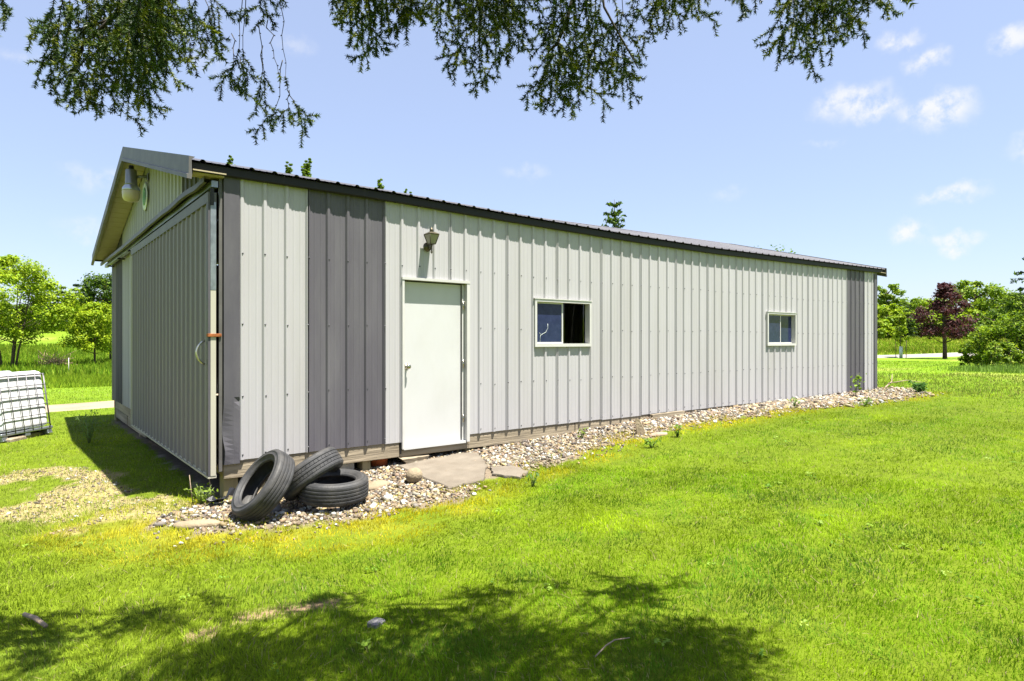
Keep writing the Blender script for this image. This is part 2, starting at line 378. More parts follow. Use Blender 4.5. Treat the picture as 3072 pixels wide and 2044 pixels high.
def ribbon(name, line, w, m, lift=.02, lip=.25):
    # sheet following the ground with sunk edges
    pts = [Vector((p[0], p[1], 0)) for p in line]
    fine = []
    for a, b in zip(pts[:-1], pts[1:]):
        k = max(2, int((b-a).length/.7))
        for i in range(k): fine.append(a.lerp(b, i/k))
    fine.append(pts[-1])
    vs = []; fs = []; cr = 9
    for i, p in enumerate(fine):
        t = fine[min(i+1,len(fine)-1)]-fine[max(i-1,0)]; t.normalize(); s = Vector((-t.y, t.x, 0))
        for j in range(cr):
            q = p+s*(j/(cr-1)-.5)*w*(1+.12*(random.random()-.5)*(j in (0, cr-1)))
            vs.append((q.x, q.y, G(q.x, q.y)+(lift if 0 < j < cr-1 else -.03)))
    for i in range(len(fine)-1):
        for j in range(cr-1): fs.append((i*cr+j, i*cr+j+1, (i+1)*cr+j+1, (i+1)*cr+j))
    b = MB(); b.add(vs, fs, True); return b.build(name, m)
kind(ribbon('gravel_drive', DRV, 2.0, 'drive', .025), 'structure')
ROAD = [camxy(*p) for p in ((-12,32),(8,38),(24.7,44),(36,48.5),(58,57),(100,72))]
kind(ribbon('road', ROAD, 4.2, 'road', .06), 'structure')

# ------------------------------------------------------------------ the shed
SHED = empty('pole_shed', (0,0,0))
tag(SHED, 'long low metal-clad shed with grey and white ribbed siding', 'shed')
ZB, EAVE = .385, 3.265
SL = .265
# the roof has settled: eave and ridge heights along the length
def ZE(x): return float(np.interp(x, (-.35,1.75,3.5,6,8.3,12,15.6), (3.335,3.333,3.298,3.268,3.266,3.325,3.385)))
def ZR(x): return float(np.interp(x, (-.35,1,4,6.8,11,15.6), (4.495,4.48,4.42,4.405,4.478,4.555)))
YE = .105                                     # roof sheet beyond the wall
RIDGE_Y = D_/2
def roofz(y, x=0.0):
    f = ((y+YE) if y <= RIDGE_Y else (D_+YE-y))/(RIDGE_Y+YE); return ZE(x)*(1-f)+ZR(x)*f
RIB = .2286
def profile(u0, u1, first, amp=.021):
    # (u, height) points of the ribbed sheet between u0 and u1, a major rib at `first` + k*RIB
    pts = [(u0, 0)]
    k = math.floor((u0-first)/RIB)-1
    while first+k*RIB < u1+.1:
        c = first+k*RIB
        for du, h in ((-.029,0),(-.013,amp*.92),(-.008,amp),(.008,amp),(.013,amp*.92),(.029,0),(.066,0),(.073,.0022),(.083,.0022),(.090,0),(.137,0),(.144,.0022),(.154,.0022),(.161,0)):
            u = c+du
            if u0+.001 < u < u1-.001: pts.append((u, h))
        k += 1
    pts.append((u1, 0)); return pts
def sheet(name, u0, u1, first, zb, zt, org, ud, nd, m, parent, holes=(), amp=.021, th=0.0):
    # vertical ribbed sheet. zb, zt: numbers or functions of u
    P = profile(u0, u1, first, amp)
    for (a, b_, c_, d_) in holes:
        for e in (a, b_):
            if u0 < e < u1 and min(abs(e-p[0]) for p in P) > .0015:
                for i in range(len(P)-1):
                    if P[i][0] < e < P[i+1][0]:
                        t = (e-P[i][0])/(P[i+1][0]-P[i][0]); P.insert(i+1, (e, P[i][1]*(1-t)+P[i+1][1]*t)); break
    fz = lambda f, u: f(u) if callable(f) else f
    b = MB(); O = Vector(org); U = Vector(ud); Nn = Vector(nd)
    for (ua, ha), (ub, hb) in zip(P[:-1], P[1:]):
        iv = [(fz(zb,ua), fz(zt,ua), fz(zb,ub), fz(zt,ub))]
        mid = (ua+ub)/2
        for (a, b_, c_, d_) in holes:
            if a < mid < b_:
                iv = [(iv[0][0], c_, iv[0][2], c_), (d_, iv[0][1], d_, iv[0][3])]
                break
        for z0, z1, z2, z3 in iv:
            if z1-z0 < .002 and z3-z2 < .002: continue
            pa = O+U*ua+Nn*ha; pb = O+U*ub+Nn*hb
            b.add([(pa.x,pa.y,z0),(pb.x,pb.y,z2),(pb.x,pb.y,z3),(pa.x,pa.y,z1)], [(0,1,2,3)])
    return b.build(name, m, parent)

DOOR = (1.985, 2.935, .20, 2.345)
WINS = [(4.05, 5.155, 1.515, 2.18), (10.13, 11.25, 1.50, 2.165)]
HOLES = [DOOR]+WINS
edges = [.0]+[.835+.9144*k for k in range(16)]+[L_]
for i, (u0, u1) in enumerate(zip(edges[:-1], edges[1:])):
    m = 'dark' if i in (1, 15) else 'light'
    dz = random.uniform(-.006,.006); ti = random.uniform(-.006,.006)
    sheet('siding_panel', u0, u1-.002, .835, lambda u, dz=dz, ti=ti, u0=u0: ZB+dz+ti*(u-u0), lambda u: ZE(u)-.04, (0, -.001*(i % 2), 0), (1,0,0), (0,-1,0), m, SHED, HOLES)
# screws: rows of hex heads over the girts (too small to pick apart)
b = MB()
for k in range(-3, 63):
    u = .835+k*RIB
    for z in (.44, 1.035+.01*math.sin(k), 1.76, 2.49):
        if any(h[0]-.03 < u < h[1]+.03 and h[2]-.02 < z < h[3]+.02 for h in HOLES): continue
        uu = u+random.uniform(-.006,.006)+.004; zz = z+random.uniform(-.008,.008)+.01*math.sin(u*.9)
        b.lathe([(0,.027),(.006,.027),(.0065,.022),(.010,.0215),(.010,.018)], 6, Matrix.Translation((uu,0,zz)) @ Matrix.Rotation(PI/2,4,'X'))
kind(b.build('screw_row', mat('screw_head', (.07,.07,.075), .4, .6), SHED), 'stuff')

# corner trims (dented at the near corner)
def corner_trim(x, y, sx, sy, z0, z1, dent=False):
    # L-shaped folded strip; sx, sy point outwards
    b = MB(); nz = 60; w = .135
    prof = [(-w,0,.0),(-w+.012,0,.014),(-.002,0,.030),(0,.002,.030)]
    vs = []; row = 7
    for i in range(nz+1):
        z = z0+(z1-z0)*i/nz
        q = []
        for a, e in ((w,.004),(w-.012,.024),(w*.5,.026),(0,.026)):
            q.append((x-sx*a+ (sx*.026 if a == 0 else 0), y+sy*e))
        for a, e in ((w*.5,.026),(w-.012,.024),(w,.004)):
            q.append((x+sx*e, y-sy*a))
        for j, (px_, py_) in enumerate(q):
            dx = dy = 0
            if dent:
                h = (z-z0)
                k = math.exp(-((h-.35)/.16)**2)
                if j == 3: dx += .012*math.exp(-((h-.12)/.10)**2)-.012*k; dy += .020*k-.012*math.exp(-((h-.12)/.10)**2)
                if j in (2, 4): dx += .004*math.sin(h*17)*math.exp(-h/.3); dy += .006*math.sin(h*13+1)*math.exp(-h/.3)
                if j == 1: dy += .018*math.exp(-((h-.62)/.03)**2)
            vs.append((px_+dx, py_+dy, z))
    fs = []
    for i in range(nz):
        for j in range(row-1): fs.append((i*row+j, i*row+j+1, (i+1)*row+j+1, (i+1)*row+j))
    b.add(vs, fs); return b.build('corner_trim', 'grey_trim', SHED)
ct = corner_trim(0, 0, -1, -1, ZB-.03, EAVE-.02, True); ct['label'] = 'dented dark corner trim with a torn lower edge'
corner_trim(L_, 0, 1, -1, ZB-.02, EAVE-.01); corner_trim(0, D_, -1, 1, ZB-.02, EAVE-.01); corner_trim(L_, D_, 1, 1, ZB-.02, EAVE-.01)

# gable ends, back wall
def gtop(y): return roofz(min(max(y,0),D_))-.05
TRK = 3.20
ge = [0, 1.05, 1.96, 2.875, 3.79, 4.70, 5.615, 6.53, 7.35, 8.22, D_]
for i, (u0, u1) in enumerate(zip(ge[:-1], ge[1:])):
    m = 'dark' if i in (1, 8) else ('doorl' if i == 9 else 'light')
    # above the track: whole width; split at the ridge automatically by fine rib points
    sheet('gable_panel', u0, u1-.002, 1.05, TRK-.02, gtop, (0,0,0), (0,1,0), (-1,0,0), m, SHED)
    if u0 > 4.5: sheet('siding_panel', u0, u1-.002, 1.05, ZB-.01*random.random(), TRK-.018, (0,0,0), (0,1,0), (-1,0,0), m, SHED)
    sheet('siding_panel', u0, u1-.002, 1.05, ZB, lambda u: roofz(u, L_)-.05, (L_,0,0), (0,1,0), (1,0,0), m, SHED)
for i in range(17):
    u0 = i*.9144; u1 = min(L_, u0+.9144)
    if u1-u0 > .05: sheet('siding_panel', u0, u1-.002, .2, ZB, lambda u: ZE(u)-.04, (0,D_,0), (1,0,0), (0,1,0), 'dark' if i in (1,15) else 'light', SHED)
# floor deck coloured dark so the inside stays dark; frame posts and piers
b = MB(); b.box(.12, L_-.12, .12, D_-.12, .30, .36); b.build('floor_deck', 'floor', SHED)
for u in (.30, 1.5, 3.45, 6.2, 8.4, 12.2, 14.3):
    for yy in (.055, D_-.195): q = MB(); q.box(u, u+.10, yy, yy+.14, -.6, EAVE-.12); q.build('frame_post', 'post', SHED)
for u in np.arange(1.2, L_, 2.4):
    for yy in (.9, D_/2, D_-1): q = MB(); q.box(u, u+.3, yy, yy+.3, -.4, .2995); q.build('floor_pier', 'post', SHED)

# sliding-door opening frame
for ya, yb in ((.03,.10),(4.72,4.84)): b = MB(); b.box(.03,.11,ya,yb,.28,TRK-.02); b.build('door_jamb', 'cream', SHED)

# roof: sheets, ridge cap, eave and rake trim, soffit
def roofsheet(x0, x1, side):
    P = profile(x0, x1, -.35+.114, .019); b = MB(); ny = 6; vs = []; fs = []
    ylist = [(-YE+(RIDGE_Y+YE)*j/ny) for j in range(ny+1)]
    for yv in ylist:
        for (u, h) in P:
            z = roofz(yv, u)+h
            vs.append((u, yv if side == 0 else D_-yv, z))
    n = len(P)
    for j in range(ny):
        for i in range(n-1): fs.append((j*n+i, j*n+i+1, (j+1)*n+i+1, (j+1)*n+i))
    b.add(vs, fs); return b.build('roof_sheet', 'roof', SHED)
OV = .35
re_ = list(np.arange(-OV, L_+OV, .9144))+[L_+OV]
if re_[-1]-re_[-2] < .1: re_.pop(-2)
for u0, u1 in zip(re_[:-1], re_[1:]):
    for s in (0, 1): roofsheet(u0, u1-.001, s)
b = MB()   # ridge cap
nx = 20; vs = []; fs = []
for i in range(nx+1):
    u = -OV-.01+(L_+2*OV+.02)*i/nx; zr = ZR(u)
    for yy, zz in ((-.18,-.18*SL+.024),(-.02,.026),(.02,.026),(.18,-.18*SL+.024)): vs.append((u, RIDGE_Y+yy, zr+zz))
for i in range(nx):
    for j in range(3): fs.append((i*4+j, i*4+j+1, i*4+5+j, i*4+4+j))
b.add(vs, fs); b.build('ridge_cap', 'roof', SHED)
def eave_trim(side):
    b = MB(); nx = 34; vs = []; fs = []
    pr = [(-.060,-.006),(-.066,-.014),(-.068,-.088),(-.056,-.098),(-.0245,-.098),(-.0245,-.006)]
    for i in range(nx+1):
        u = -OV+.03+(L_+2*OV-.06)*i/nx; s_ = ZE(u)
        for yy, zz in pr: vs.append((u, yy if side == 0 else D_-yy, zz+s_))
    m = len(pr)
    for i in range(nx):
        for j in range(m): fs.append((i*m+j, i*m+(j+1)%m, (i+1)*m+(j+1)%m, (i+1)*m+j))
    fs += [tuple(range(m)), tuple(range(nx*m, nx*m+m))]
    b.add(vs, fs); b.build('eave_trim', 'eave', SHED)
eave_trim(0); eave_trim(1)
def rake(x, sx, side):
    # fascia along the sloping gable edge with a lip below
    y0, y1 = (-YE-.01, RIDGE_Y) if side == 0 else (D_+YE+.01, RIDGE_Y)
    b = MB(); n = 14; vs = []; fs = []
    pr = [(0.045,.030),(-.012,.032),(-.014,-.135),(-.030,-.145),(-.030,-.185),(.012,-.187),(.016,-.15),(.012,.0)]
    for i in range(n+1):
        yy = y0+(y1-y0)*i/n; z = ZE(x)+(ZR(x)-ZE(x))*abs(yy-y0)/abs(y1-y0)
        wv = .004*math.sin(i*2.1)
        for k, (dx, dz) in enumerate(pr): vs.append((x-sx*dx+(sx*wv if k in (3,4) else 0), yy, z+dz))
    m = len(pr)
    for i in range(n):
        for j in range(m): fs.append((i*m+j, i*m+(j+1)%m, (i+1)*m+(j+1)%m, (i+1)*m+j))
    fs += [tuple(range(m)), tuple(range(n*m, n*m+m))]
    b.add(vs, fs); b.build('rake_fascia', 'fascia', SHED)
    # soffit boards between fascia and wall
    nb = 22
    bb = MB()
    for i in range(nb):
        ya = y0+(y1-y0)*(i+.02)/nb; yb = y0+(y1-y0)*(i+.98)/nb
        za = ZE(x)+(ZR(x)-ZE(x))*abs(ya-y0)/abs(y1-y0)-.10; zb_ = ZE(x)+(ZR(x)-ZE(x))*abs(yb-y0)/abs(y1-y0)-.10
        xa, xb = x-sx*.025, x-sx*(OV-.024)
        bb.add([(xa,ya,za),(xb,ya,za),(xb,yb,zb_),(xa,yb,zb_),(xa,ya,za+.012),(xb,ya,za+.012),(xb,yb,zb_+.012),(xa,yb,zb_+.012)],
               [(0,1,2,3),(4,7,6,5),(0,4,5,1),(1,5,6,2),(2,6,7,3),(3,7,4,0)])
    bb.build('soffit', 'soffit', SHED)
for x, sx in ((-OV,-1),(L_+OV,1)):
    for s in (0,1): rake(x, sx, s)
# soffit return closing the eave box at the near gable corner
b = MB(); b.box(-OV+.035, -.03, -.055, .10, EAVE-.045, EAVE-.030); b.build('corner_return', 'soffit', SHED)
b = MB(); b.box(-.066,-.036,-.004,.03,.29,EAVE-.05); b.build('jamb_strip', 'fascia', SHED)  # cream jamb strip; the dark metal colour stands for the shadow on it

# sill boards under the siding, each board its own piece
for i, (a, b_) in enumerate(((-.02,1.955),(2.955,4.86),(4.872,9.74),(9.752,L_-.01))):
    q = MB(); q.bbox(a, b_, .010, .05, .205-.004*i, .395, .006); q.build('sill_board', 'wood', SHED)
q = MB(); q.bbox(1.957,2.953,.008,.05,.204,.2845,.006); q.build('sill_board', 'wood', SHED)
for i, (a, b_) in enumerate(((4.85,6.9),(6.91,8.74))):
    for j, (z0, z1) in enumerate(((.205,.395),(.02,.19))):
        q = MB(); q.bbox(.012+.01*j, .05+.01*j, a+.1*j, b_, z0, z1, .006); q.build('sill_board', 'woody', SHED)
q = MB(); q.bbox(.02,.06,.12,4.84,.20,.29,.006); q.build('sill_board', 'woody', SHED)
q = MB(); q.bbox(-.012,.13,.052,.20,-.7,.384,.008); q.build('corner_post', 'post', SHED)
q = MB(); q.bbox(L_-.13,L_-.01,.052,.19,-.3,.384,.008); q.build('corner_post', 'post', SHED)
q = MB(); q.bbox(.012,.14,D_-.2,D_-.052,-.7,.384,.008); q.build('corner_post', 'post', SHED)
# short posts and blocks that carry the sill
q = MB(); q.bbox(2.93,3.075,.055,.19,-.3,.204,.008); q.build('short_post', 'post', SHED)
q = MB(); q.bbox(7.5,7.64,.055,.19,-.1,.202,.008); q.build('short_post', 'post', SHED)
q = MB(); q.bbox(.012,.15,5.4,5.54,-.7,.02,.008); q.build('short_post', 'post', SHED)
q = MB(); q.bbox(1.02,1.42,.09,.28,-.25,.203,.012); q.build('pier_block', 'block', SHED)
q = MB(); q.bbox(.45,.85,.10,.3,-.25,.203,.012); q.build('pier_block', 'block', SHED)

# sliding door on the gable
SD = empty('sliding_door', (0,0,0)); SD.parent = SHED
SD['label'] = 'grey ribbed sliding door across the gable end'
xo = -.145
y0d, y1d, zb_d, zt_d = -.004, 5.06, .245, 3.05
for i in range(6):
    a = y0d+.012+i*.9144; e = min(a+.9144, y1d-.01)
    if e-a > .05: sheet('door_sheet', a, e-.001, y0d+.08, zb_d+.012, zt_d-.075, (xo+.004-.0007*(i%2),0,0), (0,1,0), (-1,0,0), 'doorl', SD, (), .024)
q = MB(); q.box(xo-.024, xo+.055, y0d+.0, y1d, zt_d-.08, zt_d+.02); q.build('top_rail', 'fascia', SD)
q = MB(); q.box(xo-.004, xo+.055, y0d, y1d, zb_d-.012, zb_d+.016); q.box(xo-.024, xo-.004, y0d, y1d, zb_d-.012, zb_d+.006); q.build('bottom_rail', 'cream', SD)
q = MB(); q.box(xo+.0, xo+.05, y0d-.004, y0d+.03, zb_d+.012, zt_d-.95); q.build('edge_strip', 'cream', SD)
q = MB(); q.box(xo-.001, xo+.051, y0d-.006, y0d+.03, zt_d-.948, zt_d-.075); q.build('galvanised_strip', 'galv', SD)
q = MB(); q.box(xo-.022, xo+.0, y0d-.002, y0d+.07, zb_d+.012, zt_d-.08); q.build('edge_trim', 'grey_trim', SD)
q = MB(); q.box(xo-.022, xo+.0, y1d-.05, y1d+.002, zb_d+.012, zt_d-.08); q.build('edge_trim', 'cream', SD)
q = MB()
hp = [(xo-.018, .135, 1.32+.23*t) for t in (0,)]
pts = []
for t in np.linspace(0,1,12): pts.append((xo-.022-.075*math.sin(PI*t)**.7, .14, 1.36+.24*t))
q.tube(pts, .011, 8); q.build('pull_handle', 'handle', SD)
q = MB(); q.bbox(xo-.028, -.045, y0d-.016, y0d+.045, 1.637, 1.668, .003); q.build('rusty_latch', 'rust', SD)
q = MB(); q.box(xo-.002, xo+.03, y0d-.012, y0d-.004, zt_d-.11, zt_d+.06); q.build('track_bracket', 'black', SD)
# hood over the track: folded sheet, buckled at the near end
b = MB(); n = 60; vs = []; fs = []
for i in range(n+1):
    yy = -.02+9.02*i/n
    w1 = math.exp(-yy/2.3)
    bk = w1*(.022*abs(math.sin(yy*1.5+.4))-.012+.006*math.sin(yy*6.1+1))
    droop = -.02*math.exp(-((yy-.35)/.25)**2)
    x1 = -.205+.03*bk*10*.5; ztop = TRK+.075+.01*math.sin(yy*.8)
    vs += [(-.0215, yy, ztop+.005), (-.07, yy, ztop-.004+bk*.4), (x1, yy, ztop-.055+bk+droop), (x1-.006, yy, ztop-.115+bk*1.3+droop), (x1+.022, yy, ztop-.120+bk*1.3+droop)]
for i in range(n):
    for j in range(4): fs.append((i*5+j, i*5+j+1, i*5+6+j, i*5+5+j))
b.add(vs, fs); b.build('track_hood', 'fascia', SHED)
b = MB(); b.box(-.135,-.075,.0,8.95,TRK-.075,TRK-.012); b.build('door_track', 'galv', SHED)
for yy in (5.6,6.9,8.4):
    q = MB(); q.box(-.14,-.0215,yy,yy+.05,TRK-.10,TRK-.076); q.build('track_bracket', 'black', SHED)

# entry door
ED = empty('entry_door', (DOOR[0],0,0)); ED.parent = SHED; ED['label'] = 'plain white entry door with a round knob'
def loc_build(b, name, m, par): # geometry given in world coordinates, parented to an offset empty
    o = b.build(name, m, par); o.location = -par.matrix_world.translation if False else (-par.location.x, -par.location.y, -par.location.z); return o
dx0, dx1, dz0, dz1 = 2.0, 2.858, .318, 2.315
q = MB(); q.bbox(dx0, dx1, .045, .085, dz0, dz1, .003); loc_build(q, 'door_slab', 'white', ED)
q = MB(); q.box(1.972, 2.0, -.034, .10, .30, 2.33)
loc_build(q, 'door_frame', 'frame', ED)
q = MB(); q.box(2.902, 2.945, -.036, .10, .30, 2.33); q.box(2.862, 2.90, .02, .10, .30, 2.315); loc_build(q, 'door_frame', 'frame', ED)
q = MB(); q.box(1.968, 2.949, -.040, .10, 2.3305, 2.362); loc_build(q, 'door_head', 'frame', ED)
q = MB(); q.box(2.0, 2.9, -.02, .10, .286, .316); loc_build(q, 'threshold', 'white', ED)
q = MB(); q.box(2.859, 2.8615, .03, .06, .32, 2.31); q.box(1.9585, 1.9715, -.006, .02, .24, 2.35); loc_build(q, 'gasket', 'black', ED)
for z in (.6, 1.3, 2.05):
    q = MB(); q.lathe([(0,-.05),(.009,-.05),(.009,.05),(0,.05)], 8, Matrix.Translation((2.8755,.010,z))); loc_build(q, 'hinge', 'chrome', ED)
for zz, rr_ in ((1.285,.031),):
    q = MB(); q.lathe([(0,.0),(.036,.0),(.036,.006),(.014,.012),(.012,.035),(.027,.045),(.031,.058),(.027,.072),(.012,.078),(0,.078)], 20, Matrix.Translation((2.066,.0448,zz)) @ Matrix.Rotation(PI/2,4,'X'))
    loc_build(q, 'door_knob', 'chrome', ED)

# windows
def window(x0, x1, z0, z1, open_right, lab):
    wdw = empty('window', (x0,0,z0)); wdw.parent = SHED; wdw['label'] = lab
    f = .032; xm = (x0+x1)/2
    q = MB()
    for a in ((x0-.004,x1+.004,z1-f,z1+.004),(x0-.004,x1+.004,z0-.004,z0+f*1.25)): q.box(a[0],a[1],-.042,.06,a[2],a[3])
    for a, e in ((x0-.004,x0+f),(x1-f,x1+.004)): q.box(a, e, -.0415,.06, z0+f*1.25+.0005, z1-f-.0005)
    loc_build(q, 'window_frame', 'frame', wdw)
    q = MB()     # narrow head flashing
    q.box(x0-.02, x1+.02, -.05, -.02, z1+.0045, z1+.016); loc_build(q, 'head_flashing', 'frame', wdw)
    def sash(a, e, y):
        s = MB(); w = .022; zz0, zz1 = z0+f*1.25+.001, z1-f-.001
        s.box(a,a+w,y,y+.024,zz0,zz1); s.box(e-w,e,y,y+.024,zz0,zz1)
        s.box(a+w+.0005,e-w-.0005,y+.0005,y+.0235,zz0,zz0+w); s.box(a+w+.0005,e-w-.0005,y+.0005,y+.0235,zz1-w,zz1)
        loc_build(s, 'sash', 'frame', wdw)
        p = MB(); p.box(a+w-.002,e-w+.002,y+.009,y+.014,zz0+w-.002,zz1-w+.002); loc_build(p, 'pane', 'pane', wdw)
    sash(x0+f+.001, xm+.012, .004)
    if open_right: sash(x0+f+.03, xm+.04, .031)
    else: sash(xm-.012, x1-f-.001, .031)
    return wdw
w1 = window(*WINS[0], True, 'sliding window with its right half standing open')
window(*WINS[1], False, 'closed two-pane sliding window near the far end')
# cracked glass line on the first window, a real fissure filled with grime standing a hair proud
q = MB(); zc = 1.56; xc = 4.20
q.tube([(xc-.02,.0115,1.57),(xc-.015,.0115,1.66),(xc+.0,.0115,1.68),(xc+.09,.0115,1.72),(xc+.13,.0115,1.78),(xc+.125,.0115,1.84)], .0025, 4)
q.tube([(xc-.03,.0115,1.71),(xc+.0,.0115,1.68)], .0022, 4); loc_build(q, 'crack', 'plaque', w1)

# ------------------------------------------------------------------ things on the shed
def mset(t, r=None):
    return Matrix.Translation(t) @ (r if r else Matrix.Identity(4))
YL = empty('yard_light', (0,4.42,4.10)); tag(YL, 'grey dusk-to-dawn yard light with frosted lens under the gable peak', 'yard light')
cx = -.245
q = MB(); q.tube([(-.024,0,.03),(-.06,0,.03),(cx+.06,0,.005)], .022, 10); q.bbox(-.040,-.0215,-.05,.05,-.03,.09,.008); q.build('bracket_arm', 'lampgrey', YL)
T = mset((cx,0,-.13))
q = MB(); q.lathe([(0,.235),(.07,.235),(.076,.225),(.082,.02),(.09,0),(0,0)], 28, T); q.build('housing', 'lampgrey', YL)
q = MB(); q.lathe([(0,.30),(.032,.30),(.036,.29),(.036,.25),(.045,.236),(0,.236)], 20, T); q.build('photocell', 'eave', YL)
q = MB(); q.lathe([(.085,-.001),(.115,-.04),(.125,-.085),(.122,-.09),(.08,-.002)], 28, T); q.build('reflector_ring', 'lampring', YL)
q = MB(); q.lathe([(.118,-.091),(.124,-.11),(.118,-.19),(.098,-.235),(.06,-.25),(0,-.252)], 28, T); q.build('lens', 'lens', YL)

PL = empty('round_plaque', (-.0225,4.62,3.86)); tag(PL, 'green and white round plaque hung on the gable wall', 'plaque')
T = Matrix.Rotation(-PI/2,4,'Y')
q = MB(); q.lathe([(0,.0),(.20,.0),(.215,.006),(.215,.014),(.20,.018),(0,.018)], 36, T); q.build('disc', 'plaque', PL)
q = MB(); q.lathe([(.07,.0185),(.14,.0185),(.14,.024),(.07,.024)], 36, T, True); q.build('green_ring', 'green', PL)
q = MB(); q.bbox(-.026,-.0188,-.045,.045,-.07,.07,.003); q.build('green_block', 'green', PL)
q = MB(); q.tube([(-.01,0,.212),(-.012,0,.33)], .004, 5); q.build('hanger', 'galv', PL)

CL = empty('coach_lamp', (2.32,-.0235,2.748)); tag(CL, 'small brass coach lantern on the wall above the white door', 'wall lamp')
q = MB(); q.lathe([(0,0),(.058,0),(.056,.008),(.03,.018),(.02,.03),(0,.032)], 20, mset((0,0,0), Matrix.Rotation(PI/2,4,'X'))); q.build('back_plate', 'brass', CL)
q = MB(); q.tube([(0,-.02,0),(0,-.05,-.03),(0,-.08,-.035),(0,-.10,-.01),(0,-.10,.02)], .009, 8); q.build('arm', 'brass', CL)
ly = -.10
def tap(b, r0, r1, z0, z1):   # four-sided tapered frame ring
    vs = []
    for r, z in ((r0,z0),(r1,z1)):
        for a in range(4): w = PI/4+a*PI/2; vs.append((r*math.cos(w), ly+r*math.sin(w), z))
    b.add(vs, [(0,1,5,4),(1,2,6,5),(2,3,7,6),(3,0,4,7),(3,2,1,0),(4,5,6,7)])
q = MB(); tap(q, .052,.054,.02,.03); tap(q, .096,.098,.135,.145)
for a in range(4):
    w = PI/4+a*PI/2; q.tube([(.051*math.cos(w),ly+.051*math.sin(w),.028),(.094*math.cos(w),ly+.094*math.sin(w),.137)], .005, 5)
q.build('lantern_frame', 'brass', CL)
for a in range(4):
    q = MB(); w0 = PI/4+a*PI/2; w1_ = w0+PI/2; s0, s1 = .048, .089
    q.add([(s0*math.cos(w0),ly+s0*math.sin(w0),.031),(s0*math.cos(w1_),ly+s0*math.sin(w1_),.031),(s1*math.cos(w1_),ly+s1*math.sin(w1_),.134),(s1*math.cos(w0),ly+s1*math.sin(w0),.134)], [(0,1,2,3)])
    q.build('glass_panel', 'lglass', CL)
q = MB(); tap(q, .105,.04,.1455,.172); q.lathe([(0,.165),(.030,.172),(.020,.185),(.030,.195),(.012,.212),(.004,.23),(0,.232)], 12, mset((0,ly,0))); q.build('cap', 'brass', CL)
q = MB(); q.lathe([(0,.02),(.014,.018),(.009,0),(.008,-.06),(.014,-.068),(.014,-.076),(.005,-.084),(0,-.1)], 10, mset((0,ly,0))); q.build('tail_finial', 'brass', CL)

# ------------------------------------------------------------------ tyres
def tyre(label, loc, nrm, spin=0, R=.325, wd=.205, rim=.195, sipes=False):
    n = Vector(nrm).normalized()
    qn = n.to_track_quat('Z', 'Y')
    t = empty('car_tyre', loc, (qn.to_matrix().to_4x4() @ Matrix.Rotation(spin,4,'Z')).to_euler()); tag(t, label, 'tyre', 'old tyres heaped at the shed corner')
    h = wd/2
    out = [(rim,-h*.62),(rim+.010,-h*.74),(rim+.013,-h*.80),(rim+.018,-h*.78),(rim+.021,-h*.84),(rim+.045,-h*.97),(R*.78,-h*1.01),(R*.79,-h*1.045),(R*.80,-h*1.045),(R*.81,-h*1.01),(R*.885,-h*.985),(R*.89,-h*1.01),(R*.905,-h*.99),(R*.94,-h*.90),(R-.009,-h*.80)]
    prof = out+[(R-.0085,0)]+[(r,-z) for r, z in reversed(out)]
    inn = [(r-.004 if i < 2 else r-.012, z*(.86)) for i, (r, z) in enumerate(prof)]
    inn = [(rim+.004, h*.52),(rim+.03,h*.84),(R*.86,h*.84),(R-.03,h*.6),(R-.024,0),(R-.03,-h*.6),(R*.86,-h*.84),(rim+.03,-h*.84),(rim+.004,-h*.52)]
    q = MB(); q.lathe(prof+inn, 56, None, True); q.build('casing', 'rubber', t)
    nr_ = 5; w = wd*.80; gp = .0055
    for i in range(nr_):
        z0 = -w/2+w*i/nr_+gp/2; z1 = -w/2+w*(i+1)/nr_-gp/2
        crown = lambda z: R-.006*(abs(z)/(w/2))**2.2
        q = MB()
        if sipes and i in (1,3):
            ns = 46
            for k in range(ns):
                a0 = 2*PI*k/ns; a1 = 2*PI*(k+.92)/ns; vs = []
                for a in (a0,(a0+a1)/2,a1):
                    for r, z in ((R-.012,z0),(crown(z0),z0),(crown(z1),z1),(R-.012,z1)): vs.append((r*math.cos(a+z*.9), r*math.sin(a+z*.9), z))
                q.add(vs, [(0,4,5,1),(1,5,6,2),(2,6,7,3),(4,8,9,5),(5,9,10,6),(6,10,11,7),(0,1,2,3),(8,11,10,9)])
        else:
            q.lathe([(R-.012,z0),(crown(z0)-.001,z0),(crown(z0+.003),z0+.003),(crown(z1-.003),z1-.003),(crown(z1)-.001,z1),(R-.012,z1)], 56)
        q.build('tread_rib', 'tread', t)
    return t
def ndir(r, u, tw):   # right, up, toward the camera, in the view at a tyre
    return RT*r+Vector((0,0,u))-FW*tw
def tpos(xf, yf, depth):
    return cam3((xf*1.3034-1536)/FPX*depth, depth, (1021-yf*1.3034)/FPX*depth)
tyre('worn tyre lying flat on the gravel, right of the heap', tpos(768,1121,6.02), ndir(.03,1,.06), .4, .325, .20)
tyre('tyre with blocky tread wedged in the middle of the heap', tpos(716,1090,6.05), ndir(-.60,.78,-.12), .2, .315, .20, .19, True)
tyre('leaning tyre with its open side up, left of the heap', tpos(606,1116,5.75), ndir(-.62,.60,.52), .9, .335, .19, .215)

